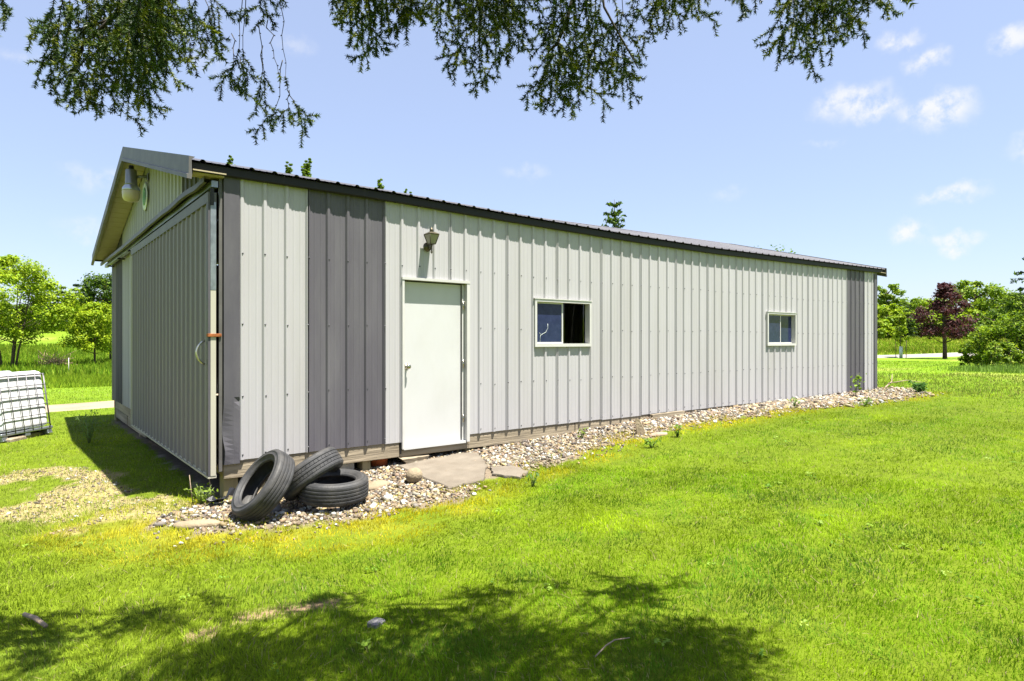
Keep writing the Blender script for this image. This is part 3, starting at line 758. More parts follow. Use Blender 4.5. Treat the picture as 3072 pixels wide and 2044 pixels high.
# ------------------------------------------------------------------ tote
TT = empty('tote_tank', (0,0,0)); tag(TT, 'tilted white plastic tote tank in a metal cage', 'tote tank')
tw, tdp, th = 1.2, 1.0, 1.0
q = MB(); vs = []; fs = []; nz = 36
for i in range(nz+1):
    z = .06+th*.97*i/nz; f = i/nz
    ins = .02+.004*(.5+.5*math.sin(f*PI*2*5.0))+.12*max(0,f-.93)**1*6*.07+(.05*((f-.94)/.06)**2 if f > .94 else 0)+(.05*((.05-f)/.05)**2 if f < .05 else 0)
    nq = 40
    for k in range(nq):
        a = 2*PI*k/nq; e = .15
        cx_, sy_ = math.cos(a), math.sin(a)
        vs.append((math.copysign(abs(cx_)**e, cx_)*(tw/2-ins), math.copysign(abs(sy_)**e, sy_)*(tdp/2-ins), z))
for i in range(nz):
    for k in range(40): fs.append((i*40+k, i*40+(k+1)%40, (i+1)*40+(k+1)%40, (i+1)*40+k))
fs.append(tuple(range(nz*40, nz*40+40))); fs.append(tuple(range(39,-1,-1)))
q.add(vs, fs, True); q.build('bottle', 'bottle', TT)
q = MB(); q.lathe([(0,1.03),(.30,1.03),(.33,1.045),(.30,1.075),(.10,1.085),(.10,1.11),(0,1.115)], 32); q.build('filler_dome', 'bottle', TT)
e = .012; hx, hy = tw/2+.004, tdp/2+.004
for z in (.10,.27,.44,.61,.78,.96):
    q = MB(); c_ = .05
    q.tube([(-hx+c_,-hy,z),(hx-c_,-hy,z),(hx,-hy+c_,z),(hx,hy-c_,z),(hx-c_,hy,z),(-hx+c_,hy,z),(-hx,hy-c_,z),(-hx,-hy+c_,z),(-hx+c_,-hy,z)], .008 if z < .9 else .013, 6); q.build('cage_hoop', 'cage', TT)
for k in range(6):
    xx = -hx+.06+(2*hx-.12)*k/5
    for s in (-1,1):
        q = MB(); q.tube([(xx,s*(hy+.012),.02),(xx,s*(hy+.012),.97)], .007, 6); q.build('cage_bar', 'cage', TT)
for k in range(6):
    yy = -hy+.08+(2*hy-.16)*k/5
    for s in (-1,1):
        q = MB(); q.tube([(s*(hx+.012),yy,.02),(s*(hx+.012),yy,.97)], .007, 6); q.build('cage_bar', 'cage', TT)
q = MB(); q.bbox(-hx,hx,-hy,hy,.0,.045,.01); q.build('pallet_deck', 'galv', TT)
for xx in (-hx+.08,0,hx-.08):
    for yy in (-hy+.07,0,hy-.07):
        q = MB(); q.bbox(xx-.07,xx+.07,yy-.05,yy+.05,-.06,-.001,.008); q.build('pallet_foot', 'galv', TT)
for yy in (-hy+.07,hy-.07):
    q = MB(); q.bbox(-hx,hx,yy-.05,yy+.05,-.08,-.061,.005); q.build('pallet_runner', 'galv', TT)
# right rear raised: rolled about the view axis
dT = 10.7; bx = cam3((-11-1536)/FPX*dT, dT, 0); gzt = G(bx.x, bx.y)
Rm = Matrix.Rotation(math.radians(-8), 4, FW) @ Matrix.Rotation(math.atan2(RT.y, RT.x)+math.radians(-6), 4, 'Z')
TT.rotation_euler = Rm.to_euler(); TT.location = (bx.x, bx.y, gzt+.03)
for dxx in (.35,):
    p = bx+RT*dxx
    q = MB(); q.bbox(-.22,.22,-.5,.5,-.05,.045,.02); o = q.build('timber_chock', 'wood', None, (p.x, p.y, G(p.x,p.y)+.02)); o.rotation_euler = (0,0,math.atan2(RT.y,RT.x)+.1)
    tag(o, 'weathered timber propping up the tote tank', 'timber')

# ------------------------------------------------------------------ stones, slab and litter along the wall
def rock(name, label, cat, x, y, sx, sy, sz, m, seed, lift=.3, rot=0, ang_=.25, group=None, tilt=(0,0)):
    r = random.Random(seed); b = MB(); nu, nv = 14, 9; vs = []; fs = []
    ph = [r.uniform(0,6.28) for _ in range(8)]
    for j in range(nv+1):
        th_ = PI*j/nv
        for i in range(nu):
            a = 2*PI*i/nu
            k = 1+ang_*(.35*math.sin(2*a+ph[0])*math.sin(th_)+.3*math.sin(3*a+ph[1]+th_*2)*math.sin(th_)+.25*math.cos(3*th_+ph[2])+.15*math.sin(5*a+ph[3])*math.sin(th_))
            vs.append((sx*k*math.sin(th_)*math.cos(a), sy*k*math.sin(th_)*math.sin(a), sz*k*math.cos(th_)))
    for j in range(nv):
        for i in range(nu): fs.append((j*nu+i, (j+1)*nu+i, (j+1)*nu+(i+1)%nu, j*nu+(i+1)%nu))
    b.add(vs, fs, True); o = b.build(name, m, None, (x, y, G(x,y)+sz*lift)); o.rotation_euler = (tilt[0],tilt[1],rot)
    return tag(o, label, cat, group)
# concrete door slab, broken in two
def slab(poly, name, label, seed):
    r = random.Random(seed); pts = []
    for (x0,y0),(x1,y1) in zip(poly, poly[1:]+poly[:1]):
        for k in range(6):
            t = k/6; pts.append((x0+(x1-x0)*t+r.uniform(-.015,.015), y0+(y1-y0)*t+r.uniform(-.015,.015)))
    cx_ = sum(p[0] for p in pts)/len(pts); cy_ = sum(p[1] for p in pts)/len(pts); n_ = len(pts); vs = []
    for f, dz in ((1.0,-.15),(1.0,.018),(.985,.030),(.6,.033)):
        for p in pts:
            X_, Y_ = cx_+(p[0]-cx_)*f, cy_+(p[1]-cy_)*f; vs.append((X_, Y_, G(X_,Y_)+dz))
    vs.append((cx_,cy_,G(cx_,cy_)+.034)); fs = []
    for k in range(3):
        for j in range(n_): fs.append((k*n_+j, k*n_+(j+1)%n_, (k+1)*n_+(j+1)%n_, (k+1)*n_+j))
    for j in range(n_): fs.append((3*n_+j, 3*n_+(j+1)%n_, 4*n_))
    b = MB(); b.add(vs, fs); return tag(b.build(name, 'concrete'), label, 'slab')
slab([gfull(*p) for p in ((917,1076),(1030,1128),(1112,1108),(1122,1076),(1100,1047),(1060,1047))], 'concrete_slab', 'tan concrete slab on the ground below the white door', 3)
slab([gfull(*p) for p in ((1132,1096),(1196,1104),(1214,1090),(1180,1076),(1130,1080))], 'concrete_slab', 'smaller broken slab piece half buried in gravel', 5)
p = gfull(958,1114); rock('boulder', 'round tan boulder resting beside the concrete slab', 'boulder', p[0], p[1]+.05, .092,.085,.086, 'stone', 4, .95, .3, .16)
p = gfull(866,1122); rock('stone', 'flat tan stone beside the tyre lying flat', 'stone', p[0], p[1], .16,.10,.05, 'stone', 8, .4, .4)
p = gfull(622,1180); rock('stone', 'grey broken stone under the leaning tyre', 'stone', p[0], p[1], .11,.07,.06, 'greystone', 9, .4, .4)
p = gfull(452,1213); rock('stone', 'long flat tan stone at the gravel edge left of the tyres', 'stone', p[0], p[1], .20,.07,.045, 'stone', 12, .35, -.35, .2)
p = gfull(893,1152); rock('stone', 'pale pointed stone in the gravel before the boulder', 'stone', p[0], p[1], .05,.045,.04, mat('pale_stone', (.46,.42,.35), .85, 0, .15, 12, .4, 40), 14, .5)
p = gfull(1480,1000)
b = MB(); b.add([(-.10,-.05,-.05),(.05,-.06,-.05),(.10,.06,-.05),(-.08,.06,-.05),(-.12,-.01,.24),(-.06,-.02,.22),(.04,.04,.08),(-.09,.05,.20)], [(0,3,2,1),(4,5,6,7),(0,1,5,4),(1,2,6,5),(2,3,7,6),(3,0,4,7)])
o = b.build('split_stone', 'stone', None, (p[0],p[1],G(*p)+.0)); o.rotation_euler = (0,0,-.5); tag(o, 'upright wedge of pale stone against the sill', 'stone')
p = gfull(1515,1003); rock('stone', 'flat pale stone lying beside the upright wedge', 'stone', p[0], p[1], .17,.05,.035, 'deadwood', 17, .5, -.1)
# under the sill
b = MB(); b.lathe([(0,0),(.085,0),(.12,.20),(.135,.205),(.135,.235),(.125,.235),(.115,.21),(.08,.02),(0,.02)], 26)
o = b.build('clay_pot', 'terracotta', None, (1.78,.20,G(1.78,.2)-.06)); tag(o, 'orange clay pot in the shade under the sill', 'pot')
def plank(label, x, y, z, l, w, h, rz, rx, ry, m='wood', name='plank'):
    b = MB(); n = 7; vs = []; fs = []
    for i in range(n+1):
        xx = -l/2+l*i/n; j = random.uniform(-.006,.006); ee = .04*random.random() if i in (0,n) else 0
        for a, c_ in ((-w/2,-h/2),(w/2,-h/2),(w/2,h/2),(-w/2,h/2)): vs.append((xx+(ee if c_ > 0 else -ee)*(1 if i else -1), a+j, c_+j*.4))
    for i in range(n):
        for j in range(4): fs.append((i*4+j, i*4+(j+1)%4, i*4+4+(j+1)%4, i*4+4+j))
    fs += [(3,2,1,0), (n*4,n*4+1,n*4+2,n*4+3)]
    b.add(vs, fs); o = b.build(name, m, None, (x,y,z)); o.rotation_euler = (rx,ry,rz); return tag(o, label, 'plank')
plank('broken plank end sticking out from under the white door', 2.16,.02,G(2.16,0)+.055, .36,.10,.055, .15, .2, .0)
plank('long grey board lying under the shed behind the short post', 2.55,.33,G(2.55,.3)+.06, .95,.03,.15, .06, .1, 0)
plank('low timber lying along the gravel below the first window', 3.75,.10,G(3.75,0)+.035, 1.1,.09,.08, .02, 0, -.04)
plank('squared timber half buried at the sill beyond the upright wedge', 6.95,-.06,G(6.95,0)+.03, .85,.05,.11, .015, 0, 0)
rock('stone', 'rounded stone in the dark gap right of the short post', 'stone', 3.35,.22,.13,.10,.07,'stone',21,.4)
# black plastic scrap at the corner
p = gfull(515,1163); r = random.Random(2); b = MB(); vs = []; nn = 9
for i in range(nn):
    for j in range(4):
        vs.append((i*.035-.15, j*.035-.05+r.uniform(-.012,.012), .02+r.uniform(0,.05)*(1+2*(i > 5))))
fs = [(i*4+j, i*4+j+1, i*4+5+j, i*4+4+j) for i in range(nn-1) for j in range(3)]
b.add(vs, fs); o = b.build('plastic_scrap', 'plasticblack', None, (p[0],p[1],G(*p)+.01)); o.rotation_euler = (0,0,-.5)
md = o.modifiers.new('thick','SOLIDIFY'); md.thickness = .006
tag(o, 'crumpled black plastic scrap beside the leaning tyre', 'scrap')

# ------------------------------------------------------------------ gravel pebbles
def icos():
    t = (1+5**.5)/2
    v = np.array([(-1,t,0),(1,t,0),(-1,-t,0),(1,-t,0),(0,-1,t),(0,1,t),(0,-1,-t),(0,1,-t),(t,0,-1),(t,0,1),(-t,0,-1),(-t,0,1)], float); v /= np.linalg.norm(v[0])
    f = np.array([(0,11,5),(0,5,1),(0,1,7),(0,7,10),(0,10,11),(1,5,9),(5,11,4),(11,10,2),(10,7,6),(7,1,8),(3,9,4),(3,4,2),(3,2,6),(3,6,8),(3,8,9),(4,9,5),(2,4,11),(6,2,10),(8,6,7),(9,8,1)]); return v, f
IV, IF = icos()
def rotmats(n, tilt=.5):
    a = RNG.uniform(0,2*PI,n); b_ = RNG.normal(0,tilt,n); c_ = RNG.normal(0,tilt,n)
    ca,sa,cb,sb,cc,sc = np.cos(a),np.sin(a),np.cos(b_),np.sin(b_),np.cos(c_),np.sin(c_)
    R = np.empty((n,3,3))
    R[:,0,0]=ca*cb; R[:,0,1]=ca*sb*sc-sa*cc; R[:,0,2]=ca*sb*cc+sa*sc
    R[:,1,0]=sa*cb; R[:,1,1]=sa*sb*sc+ca*cc; R[:,1,2]=sa*sb*cc-ca*sc
    R[:,2,0]=-sb; R[:,2,1]=cb*sc; R[:,2,2]=cb*cc
    return R
PAL = np.array([[.52,.42,.27],[.42,.29,.17],[.62,.55,.43],[.30,.20,.13],[.46,.31,.21],[.24,.20,.17],[.80,.76,.68],[.54,.39,.18],[.17,.13,.105],[.36,.27,.18]])
def pebbles(name, x, y, size, lift=.35, dark=1.0):
    n = len(x); R = rotmats(n, .45)
    s = size[:,None]*np.stack([RNG.uniform(.8,1.35,n), RNG.uniform(.65,1.0,n), RNG.uniform(.38,.7,n)], 1)
    jit = 1+RNG.uniform(-.22,.22,(n,12))
    v = IV[None]*jit[:,:,None]*s[:,None,:]
    v = np.einsum('nij,nkj->nki', R, v); v[:,:,0] += x[:,None]; v[:,:,1] += y[:,None]; v[:,:,2] += (gz(x,y)+size*lift)[:,None]
    f = (IF[None]+12*np.arange(n)[:,None,None]).reshape(-1,3)
    c = PAL[RNG.integers(0,len(PAL),n)]*np.array([.95,1.0,1.02])*RNG.uniform(.5,1.2,(n,1))*dark
    return np_mesh(name, v.reshape(-1,3), f, 'pebble', np.repeat(c,12,axis=0), smooth=False)
gp_ = np.array(GRAVEL); n0 = 60000
x = RNG.uniform(gp_[:,0].min(), gp_[:,0].max(), n0); y = RNG.uniform(gp_[:,1].min(), gp_[:,1].max(), n0)
nz_, grav, df, drv, dl, sh, d2 = masks(x, y)
onslab = inpoly(x, y, SLAB)
grav = grav | ((df < .30) & (y < 0) & (RNG.random(n0) < .35*np.exp(-df/.14)))
keep = grav & ((~onslab) | (RNG.random(n0) < .03)) & (RNG.random(n0) < np.clip(df/.35,.35,1))
x, y = x[keep], y[keep]; rr = np.hypot(x-CAM.x, y-CAM.y)
sz = RNG.lognormal(math.log(.0155), .36, len(x)).clip(.007,.045)*np.clip(rr/9,1,1.5)
k = RNG.random(len(x)) < np.clip(1.25-rr/22, .45, 1); x, y, sz = x[k], y[k], sz[k]
o = pebbles('gravel', x, y, sz, .42, .54); kind(o, 'stuff'); o['label'] = 'tan and white river gravel along the shed wall'
print('pebbles', len(x))
gp_ = np.array(DIRTL); n0 = 2600
x = RNG.uniform(gp_[:,0].min(), gp_[:,0].max(), n0); y = RNG.uniform(gp_[:,1].min(), gp_[:,1].max(), n0)
keep = (inpoly(x,y,DIRTL) | inpoly(x,y,SHADP)) & (fbm(x*2.2,y*2.2) > .45); x, y = x[keep], y[keep]
o = pebbles('gravel', x, y, RNG.lognormal(math.log(.010),.35,len(x)).clip(.005,.024), .3, .50); kind(o, 'stuff'); o['label'] = 'fine scattered gravel on the worn ground left of the shed'

# ------------------------------------------------------------------ grass
def blades(name, x, y, h, w, c, lean=.5, z=None, segs=2, label=None):
    n = len(x); z = gz(x,y) if z is None else z
    a = RNG.uniform(0,2*PI,n); ln = np.abs(RNG.normal(lean,.3,n)).clip(.05,1.3)
    la = 5*PI*fbm(x*1.7+11,y*1.7,2)+RNG.normal(0,1.0,n)
    dx, dy = np.cos(la)*np.sin(ln), np.sin(la)*np.sin(ln); up = np.cos(ln)
    wx, wy = np.cos(a)*w/2, np.sin(a)*w/2
    base = np.stack([x,y,z-.006],1); W_ = np.stack([wx,wy,0*wx],1)
    tip = base+np.stack([dx*h,dy*h,up*h],1)
    if segs == 1:
        v = np.stack([base-W_, base+W_, tip],1); f = np.array([[0,1,2]])
    else:
        mid = base+np.stack([dx*h*.35,dy*h*.35,(up*.62+.05)*h],1)
        v = np.stack([base-W_, base+W_, mid+W_*.8, mid-W_*.8, tip],1); f = np.array([[0,1,2],[0,2,3],[3,2,4]])
    k = v.shape[1]
    F = (f[None]+k*np.arange(n)[:,None,None]).reshape(-1,3)
    o = np_mesh(name, v.reshape(-1,3), F, 'blade', np.repeat(c,k,axis=0)); kind(o,'stuff')
    if label: o['label'] = label
    return o
def sample(n, r0, r1, amax=54):
    r = np.sqrt(RNG.uniform(r0*r0, r1*r1, n)); a = np.radians(RNG.uniform(-amax, amax, n))
    return CAM.x+r*(np.cos(a)*FW.x+np.sin(a)*RT.x), CAM.y+r*(np.cos(a)*FW.y+np.sin(a)*RT.y), r
def lawn_color(x, y, r, df, dl, front_side):
    n = len(x)
    t = fbm(x*.9, y*.9, 3)[:,None]; t2 = fbm(x*3.1+5, y*3.1, 2)[:,None]
    g1 = np.array([.125,.225,.004]); g2 = np.array([.225,.320,.005]); g3 = np.array([.062,.150,.008])
    q = np.clip((t-.32)/.36, 0, 1); c = g1*(1-q)+g2*q
    q = np.clip((t2-.48)/.2, 0, 1)*.75; c = c*(1-q)+g3*q
    t4 = fbm(x*7.3+5, y*7.3, 2)[:,None]; c = c*(.84+.32*t4)
    # mower stripes running roughly with the shed
    st = np.sin((y+.055*x-.0028*x*x+.10*fbm(x*.8,y*.8,2))*5.6)[:,None]; c = c*1.14*(1+.20*np.tanh(2.2*st)*np.clip((x+1)/3,.25,1)[:,None])
    # yellow fringe along the gravel
    wf = np.where(x < 1.6, .60, .26)+.35*(fbm(x*1.3+8,y*1.3,2)-.5); fr_ = np.exp(-(np.clip(df-wf,0,None)/.22)**2)[:,None]*np.clip(fbm(x*2.1+3,y*2.1,2)[:,None]*3.0-.55,.30,1)
    c = c*(1-fr_)+np.array([.46,.39,.008])*fr_
    dd = (dl*(.75))[:,None]; c = c*(1-dd*.45)+np.array([.26,.27,.05])*dd*.45
    lf = np.clip((-x+.6)/1.5,0,1)[:,None]*np.clip((y+4.5)/1.5,0,1)[:,None]*.35; c = c*(1-lf)+np.array([.24,.27,.04])*lf
    c = c*RNG.uniform(.72,1.28,(n,1)); dead = RNG.random(n) < .05
    c[dead] = np.array([.30,.25,.12])*RNG.uniform(.7,1.2,(dead.sum(),1))
    return c
def lawn(n, r0, r1, segs, w, hs):
    x, y, r = sample(n, r0, r1)
    bld = (x > -.06) & (x < L_+.05) & (y > -.03) & (y < D_+.05)
    nn, grav, df, drv, dl, sh, d2 = masks(x, y)
    p = np.ones(len(x))
    sp = inpoly(x, y, SLAB)
    p[grav] = np.where(df[grav] < np.where(x[grav] > 3, .50, .42), np.where(x[grav] > 3, .42, .22), .045)*np.where(fbm(x[grav]*3.1+2,y[grav]*3.1,2) > .53, 2.4, .25)
    p[sp] = .0
    tuft = fbm(x*2.7+4, y*2.7, 2)
    p[dl] *= np.where(tuft[dl] > .44, .95, .52)
    fz_ = (df < np.where(x < 2, .55, .28)) & ~grav; p[fz_] *= np.where(fbm(x[fz_]*5.1+1,y[fz_]*5.1,2) > .47, .9, .35)
    p[sh] *= np.where(tuft[sh] > .50, .7, .16)
    p[d2] *= np.where(fbm(x[d2]*6+4, y[d2]*6, 2) > .5, .75, .12)
    p[drv] = 0; p[bld] = 0; p[near_poly(x,y,ROAD,0) < 2.15] = 0
    k = RNG.random(len(x)) < p; x, y, r, df, dl = x[k], y[k], r[k], df[k], dl[k]
    c = lawn_color(x, y, r, df, dl, True)
    hh = hs*RNG.uniform(.55,1.25,len(x))*(.45+.55*fbm(x*1.9,y*1.9,2)+.6*fbm(x*8.1,y*8.1,2))*np.where(df < .35, 1.25+.7*(x > 2.6)*(fbm(x*4.3,y*4.3,2) > .5), 1.0)*np.where((x < .3) & (y > -4.2), 1.1, 1.0)
    blades('grass', x, y, hh, w*np.ones(len(x))*RNG.uniform(.7,1.3,len(x)), c, .62, None, segs, 'mown lawn grass')
lawn(150000, 1.6, 4.2, 2, .0034, .036)
lawn(190000, 4.2, 7.2, 2, .0046, .035)
lawn(190000, 7.2, 12.5, 1, .0080, .038)
lawn(190000, 12.5, 22, 1, .0095, .045)
lawn(150000, 22, 42, 1, .020, .06)
x, y, r = sample(5200, 1.8, 12); k_ = ~((x > -.1) & (y > -.1)); x, y = x[k_], y[k_]
blades('grass', x, y, RNG.uniform(.03,.09,len(x)), np.full(len(x),.0045), np.array([.34,.28,.13])*RNG.uniform(.5,1.1,(len(x),1)), 1.38, gz(x,y)+.022, 1, 'dry clippings strewn over the lawn')
# meadow of taller grass far off, left and right
def tall(n, r0, r1, a0, a1, h, w, cols, label, name='tall_grass'):
    r = np.sqrt(RNG.uniform(r0*r0,r1*r1,n)); a = np.radians(RNG.uniform(a0,a1,n))
    x = CAM.x+r*(np.cos(a)*FW.x+np.sin(a)*RT.x); y = CAM.y+r*(np.cos(a)*FW.y+np.sin(a)*RT.y)
    k = (near_poly(x,y,DRV,0) > 1.2) & (near_poly(x,y,ROAD,0) > 2.3); x, y = x[k], y[k]; n = len(x)
    c = np.array(cols)[RNG.integers(0,len(cols),n)]*RNG.uniform(.7,1.25,(n,1))*(.7+.6*fbm(x*.35,y*.35,2))[:,None]
    blades(name, x, y, h*RNG.uniform(.5,1.2,n)*(.5+fbm(x*.3,y*.3,2)), np.full(n,w), c, .35, None, 1, label)
tall(26000, 27, 33.5, -47, -28, .24, .035, [(.17,.27,.012),(.13,.22,.012),(.20,.28,.014)], 'band of tall uncut grass beyond the left lawn')
tall(30000, 34, 80, -47, -26, .45, .11, [(.14,.235,.012),(.18,.25,.016),(.11,.20,.012)], 'rough meadow rising behind the left trees')
tall(30000, 56, 92, 26, 48, .28, .13, [(.19,.28,.012),(.16,.25,.012),(.28,.29,.04)], 'rough meadow beyond the road on the right')
tall(9000, 17, 27, 28, 46, .10, .014, [(.16,.18,.03),(.24,.21,.06),(.10,.17,.02)], 'straggly weeds behind the far corner of the shed')

# weeds with broad leaves
def leafquads(P, S, Nrm=None, col=(.1,.2,.02), var=.3, parent=None, name='leaves', m='leaf', aspect=.55, upb=.5):
    n = len(P); P = np.asarray(P)
    nrm = RNG.normal(0,1,(n,3)); nrm[:,2] = np.abs(nrm[:,2])+upb
    if Nrm is not None: nrm = nrm*.6+Nrm
    nrm /= np.linalg.norm(nrm,axis=1)[:,None]
    t = RNG.normal(0,1,(n,3)); t -= (t*nrm).sum(1)[:,None]*nrm; t /= np.linalg.norm(t,axis=1)[:,None]
    b_ = np.cross(nrm,t); S = np.asarray(S)*np.ones(n); S = S[:,None]
    v = np.stack([P-t*S*.5, P+b_*S*.5*aspect+nrm*S*.06, P+t*S*.5, P-b_*S*.5*aspect+nrm*S*.06],1)
    f = (np.array([[0,1,2],[0,2,3]])[None]+4*np.arange(n)[:,None,None]).reshape(-1,3)
    c = np.asarray(col)*np.ones((n,3)); c = c*RNG.uniform(1-var,1+var,(n,1))
    return np_mesh(name, v.reshape(-1,3), f, m, np.repeat(c,4,axis=0), parent=parent)
def weed(x, y, h, nst, spread, nl, ls, col, label, group=None, name='weed'):
    e = empty(name, (x,y,G(x,y))); tag(e, label, 'weed', group)
    q = MB(); P = []
    for s in range(nst):
        a = random.uniform(0,6.28); sp = random.uniform(.2,1)*spread; hh = h*random.uniform(.7,1)
        top = (math.cos(a)*sp, math.sin(a)*sp, hh); q.tube([(0,0,-.03),(top[0]*.4,top[1]*.4,hh*.5),top], [.005,.004,.002], 5)
        for k in range(nl):
            t = random.uniform(.2,1.0); P.append((top[0]*t+random.gauss(0,ls*.5), top[1]*t+random.gauss(0,ls*.5), hh*t))
    q.build('stem', mat('weed_stem', (.13,.17,.05), .7), e)
    leafquads(np.array(P), ls*RNG.uniform(.6,1.2,len(P)), None, col, .3, e, 'leaves'); return e
x, y, r_ = sample(420, 2.6, 15); nn_, gv_, df_, dv_, dl_, sh_, d2_ = masks(x, y); k_ = (~gv_) & (df_ > .3) & (y < -.4) & (fbm(x*.9+2,y*.9,2) > .46); x, y = x[k_], y[k_]
PP = []; CC = []; SS = []
for xx, yy in zip(x, y):
    m_ = random.randint(6,11); cc_ = random.choice(((.13,.24,.02),(.19,.30,.03),(.10,.20,.02),(.22,.32,.05))); zz = G(xx,yy); ss_ = random.uniform(.018,.042)
    for k in range(m_): a = random.uniform(0,6.28); d_ = random.uniform(.01,.05); PP.append((xx+math.cos(a)*d_, yy+math.sin(a)*d_, zz+random.uniform(.016,.034))); CC.append(cc_); SS.append(ss_*random.uniform(.7,1.2))
o = leafquads(np.array(PP), np.array(SS), None, np.array(CC), .25, None, 'clover', 'leaf', .6, 2.0); kind(o, 'stuff'); o['label'] = 'clover and broad-leaved weeds scattered in the lawn'
p = gfull(1969,915); weed(p[0],p[1],.55,3,.14,14,.11,(.16,.26,.02),'yellow-green weed standing at the dark panel of the far end')
p = gfull(2118,905); weed(p[0],p[1],.30,12,.26,16,.09,(.05,.13,.02),'low dark green clump at the gravel end past the shed')
p = gfull(1340,1012); weed(p[0],p[1],.2,3,.08,9,.05,(.14,.2,.02),'small weed growing in the gravel below the first window')
p = gfull(1225,1120); weed(p[0],p[1],.15,4,.07,5,.05,(.08,.16,.03),'dark broad-leaved weed in the yellow grass right of the slab')
p = gfull(466,1160); weed(p[0],p[1],.20,9,.20,14,.04,(.15,.22,.02),'bushy weed at the shadow edge left of the tyres')
p = gfull(205,1020); weed(p[0],p[1],.55,10,.30,26,.035,(.14,.24,.06),'tall pale weed at the left edge of the shed shadow')
p = gfull(445,1160); q = MB(); q.tube([(0,0,0),(-.02,0,.14),(-.035,0,.30)], [.006,.005,.004], 6); o = q.build('dead_stalk', 'deadwood', None, (p[0],p[1],G(*p)-.01)); tag(o,'dry stalk standing in the bushy weed, the left one','stalk')
p = gfull(487,1152); q = MB(); q.tube([(0,0,0),(-.01,0,.15),(-.03,0,.30)], [.006,.005,.004], 6); o = q.build('dead_stalk', 'deadwood', None, (p[0],p[1],G(*p)-.01)); tag(o,'dry stalk nearest the shed corner','stalk')
for i, (xf, yf, h_, lab) in enumerate(((1560,1005,.18,'leafy weed at the lawn edge below the plain wall'),(1990,935,.2,'weed in the gravel in front of the far weed'),(1830,938,.2,'weed in the gravel below the second window'),(1500,1030,.14,'low weed at the lawn edge below the upright wedge'))):
    p = gfull(xf,yf); weed(p[0],p[1],h_,6,.14,10,.05,(.12,.22,.02),lab)
# sticks and flat stone on the lawn
def stick(pts, r, label, m='deadwood', name='stick'):
    b = MB(); b.tube(pts, r, 7); o = b.build(name, m); return tag(o, label, 'stick')
a_ = gfull(56,1425); b_ = gfull(106,1455); stick([(a_[0],a_[1],G(*a_)+.03),((a_[0]+b_[0])/2,(a_[1]+b_[1])/2,G(*a_)+.045),(b_[0],b_[1],G(*b_)+.035)], [.012,.014,.011], 'straight peeled stick lying on the lawn, lower left')
P3 = [gfull(*p) for p in ((1370,1535),(1395,1508),(1415,1495),(1450,1490))]; stick([(p[0],p[1],G(*p)+.05) for p in P3], [.0035,.004,.0035,.0025], 'thin curved twig in the tree shadow on the lawn')
p = gfull(866,1437); b = MB(); b.bbox(-.045,.045,-.035,.035,-.02,.018,.006); o = b.build('paving_stone', 'greystone', None, (p[0],p[1],G(*p)+.005)); o.rotation_euler = (.05,.08,.5); tag(o, 'flat grey stone sunk in the shaded lawn', 'stone')
p = gfull(2040,893); e = empty('dead_branch', (p[0],p[1],G(*p))); tag(e, 'pale dead branch lying past the far corner of the shed', 'branch')
q = MB(); q.tube([(-.6,-.2,.05),(.1,0,.08),(.6,.1,.14),(.9,.2,.33)], [.02,.018,.013,.005], 7); q.build('limb', 'deadwood', e)
q = MB(); q.tube([(.1,0,.12),(.5,-.3,.2),(1.0,-.5,.14)], [.014,.010,.004], 6); q.tube([(.6,.1,.14),(.5,.15,.32)], [.008,.003], 6); q.build('side_twig', 'deadwood', e)

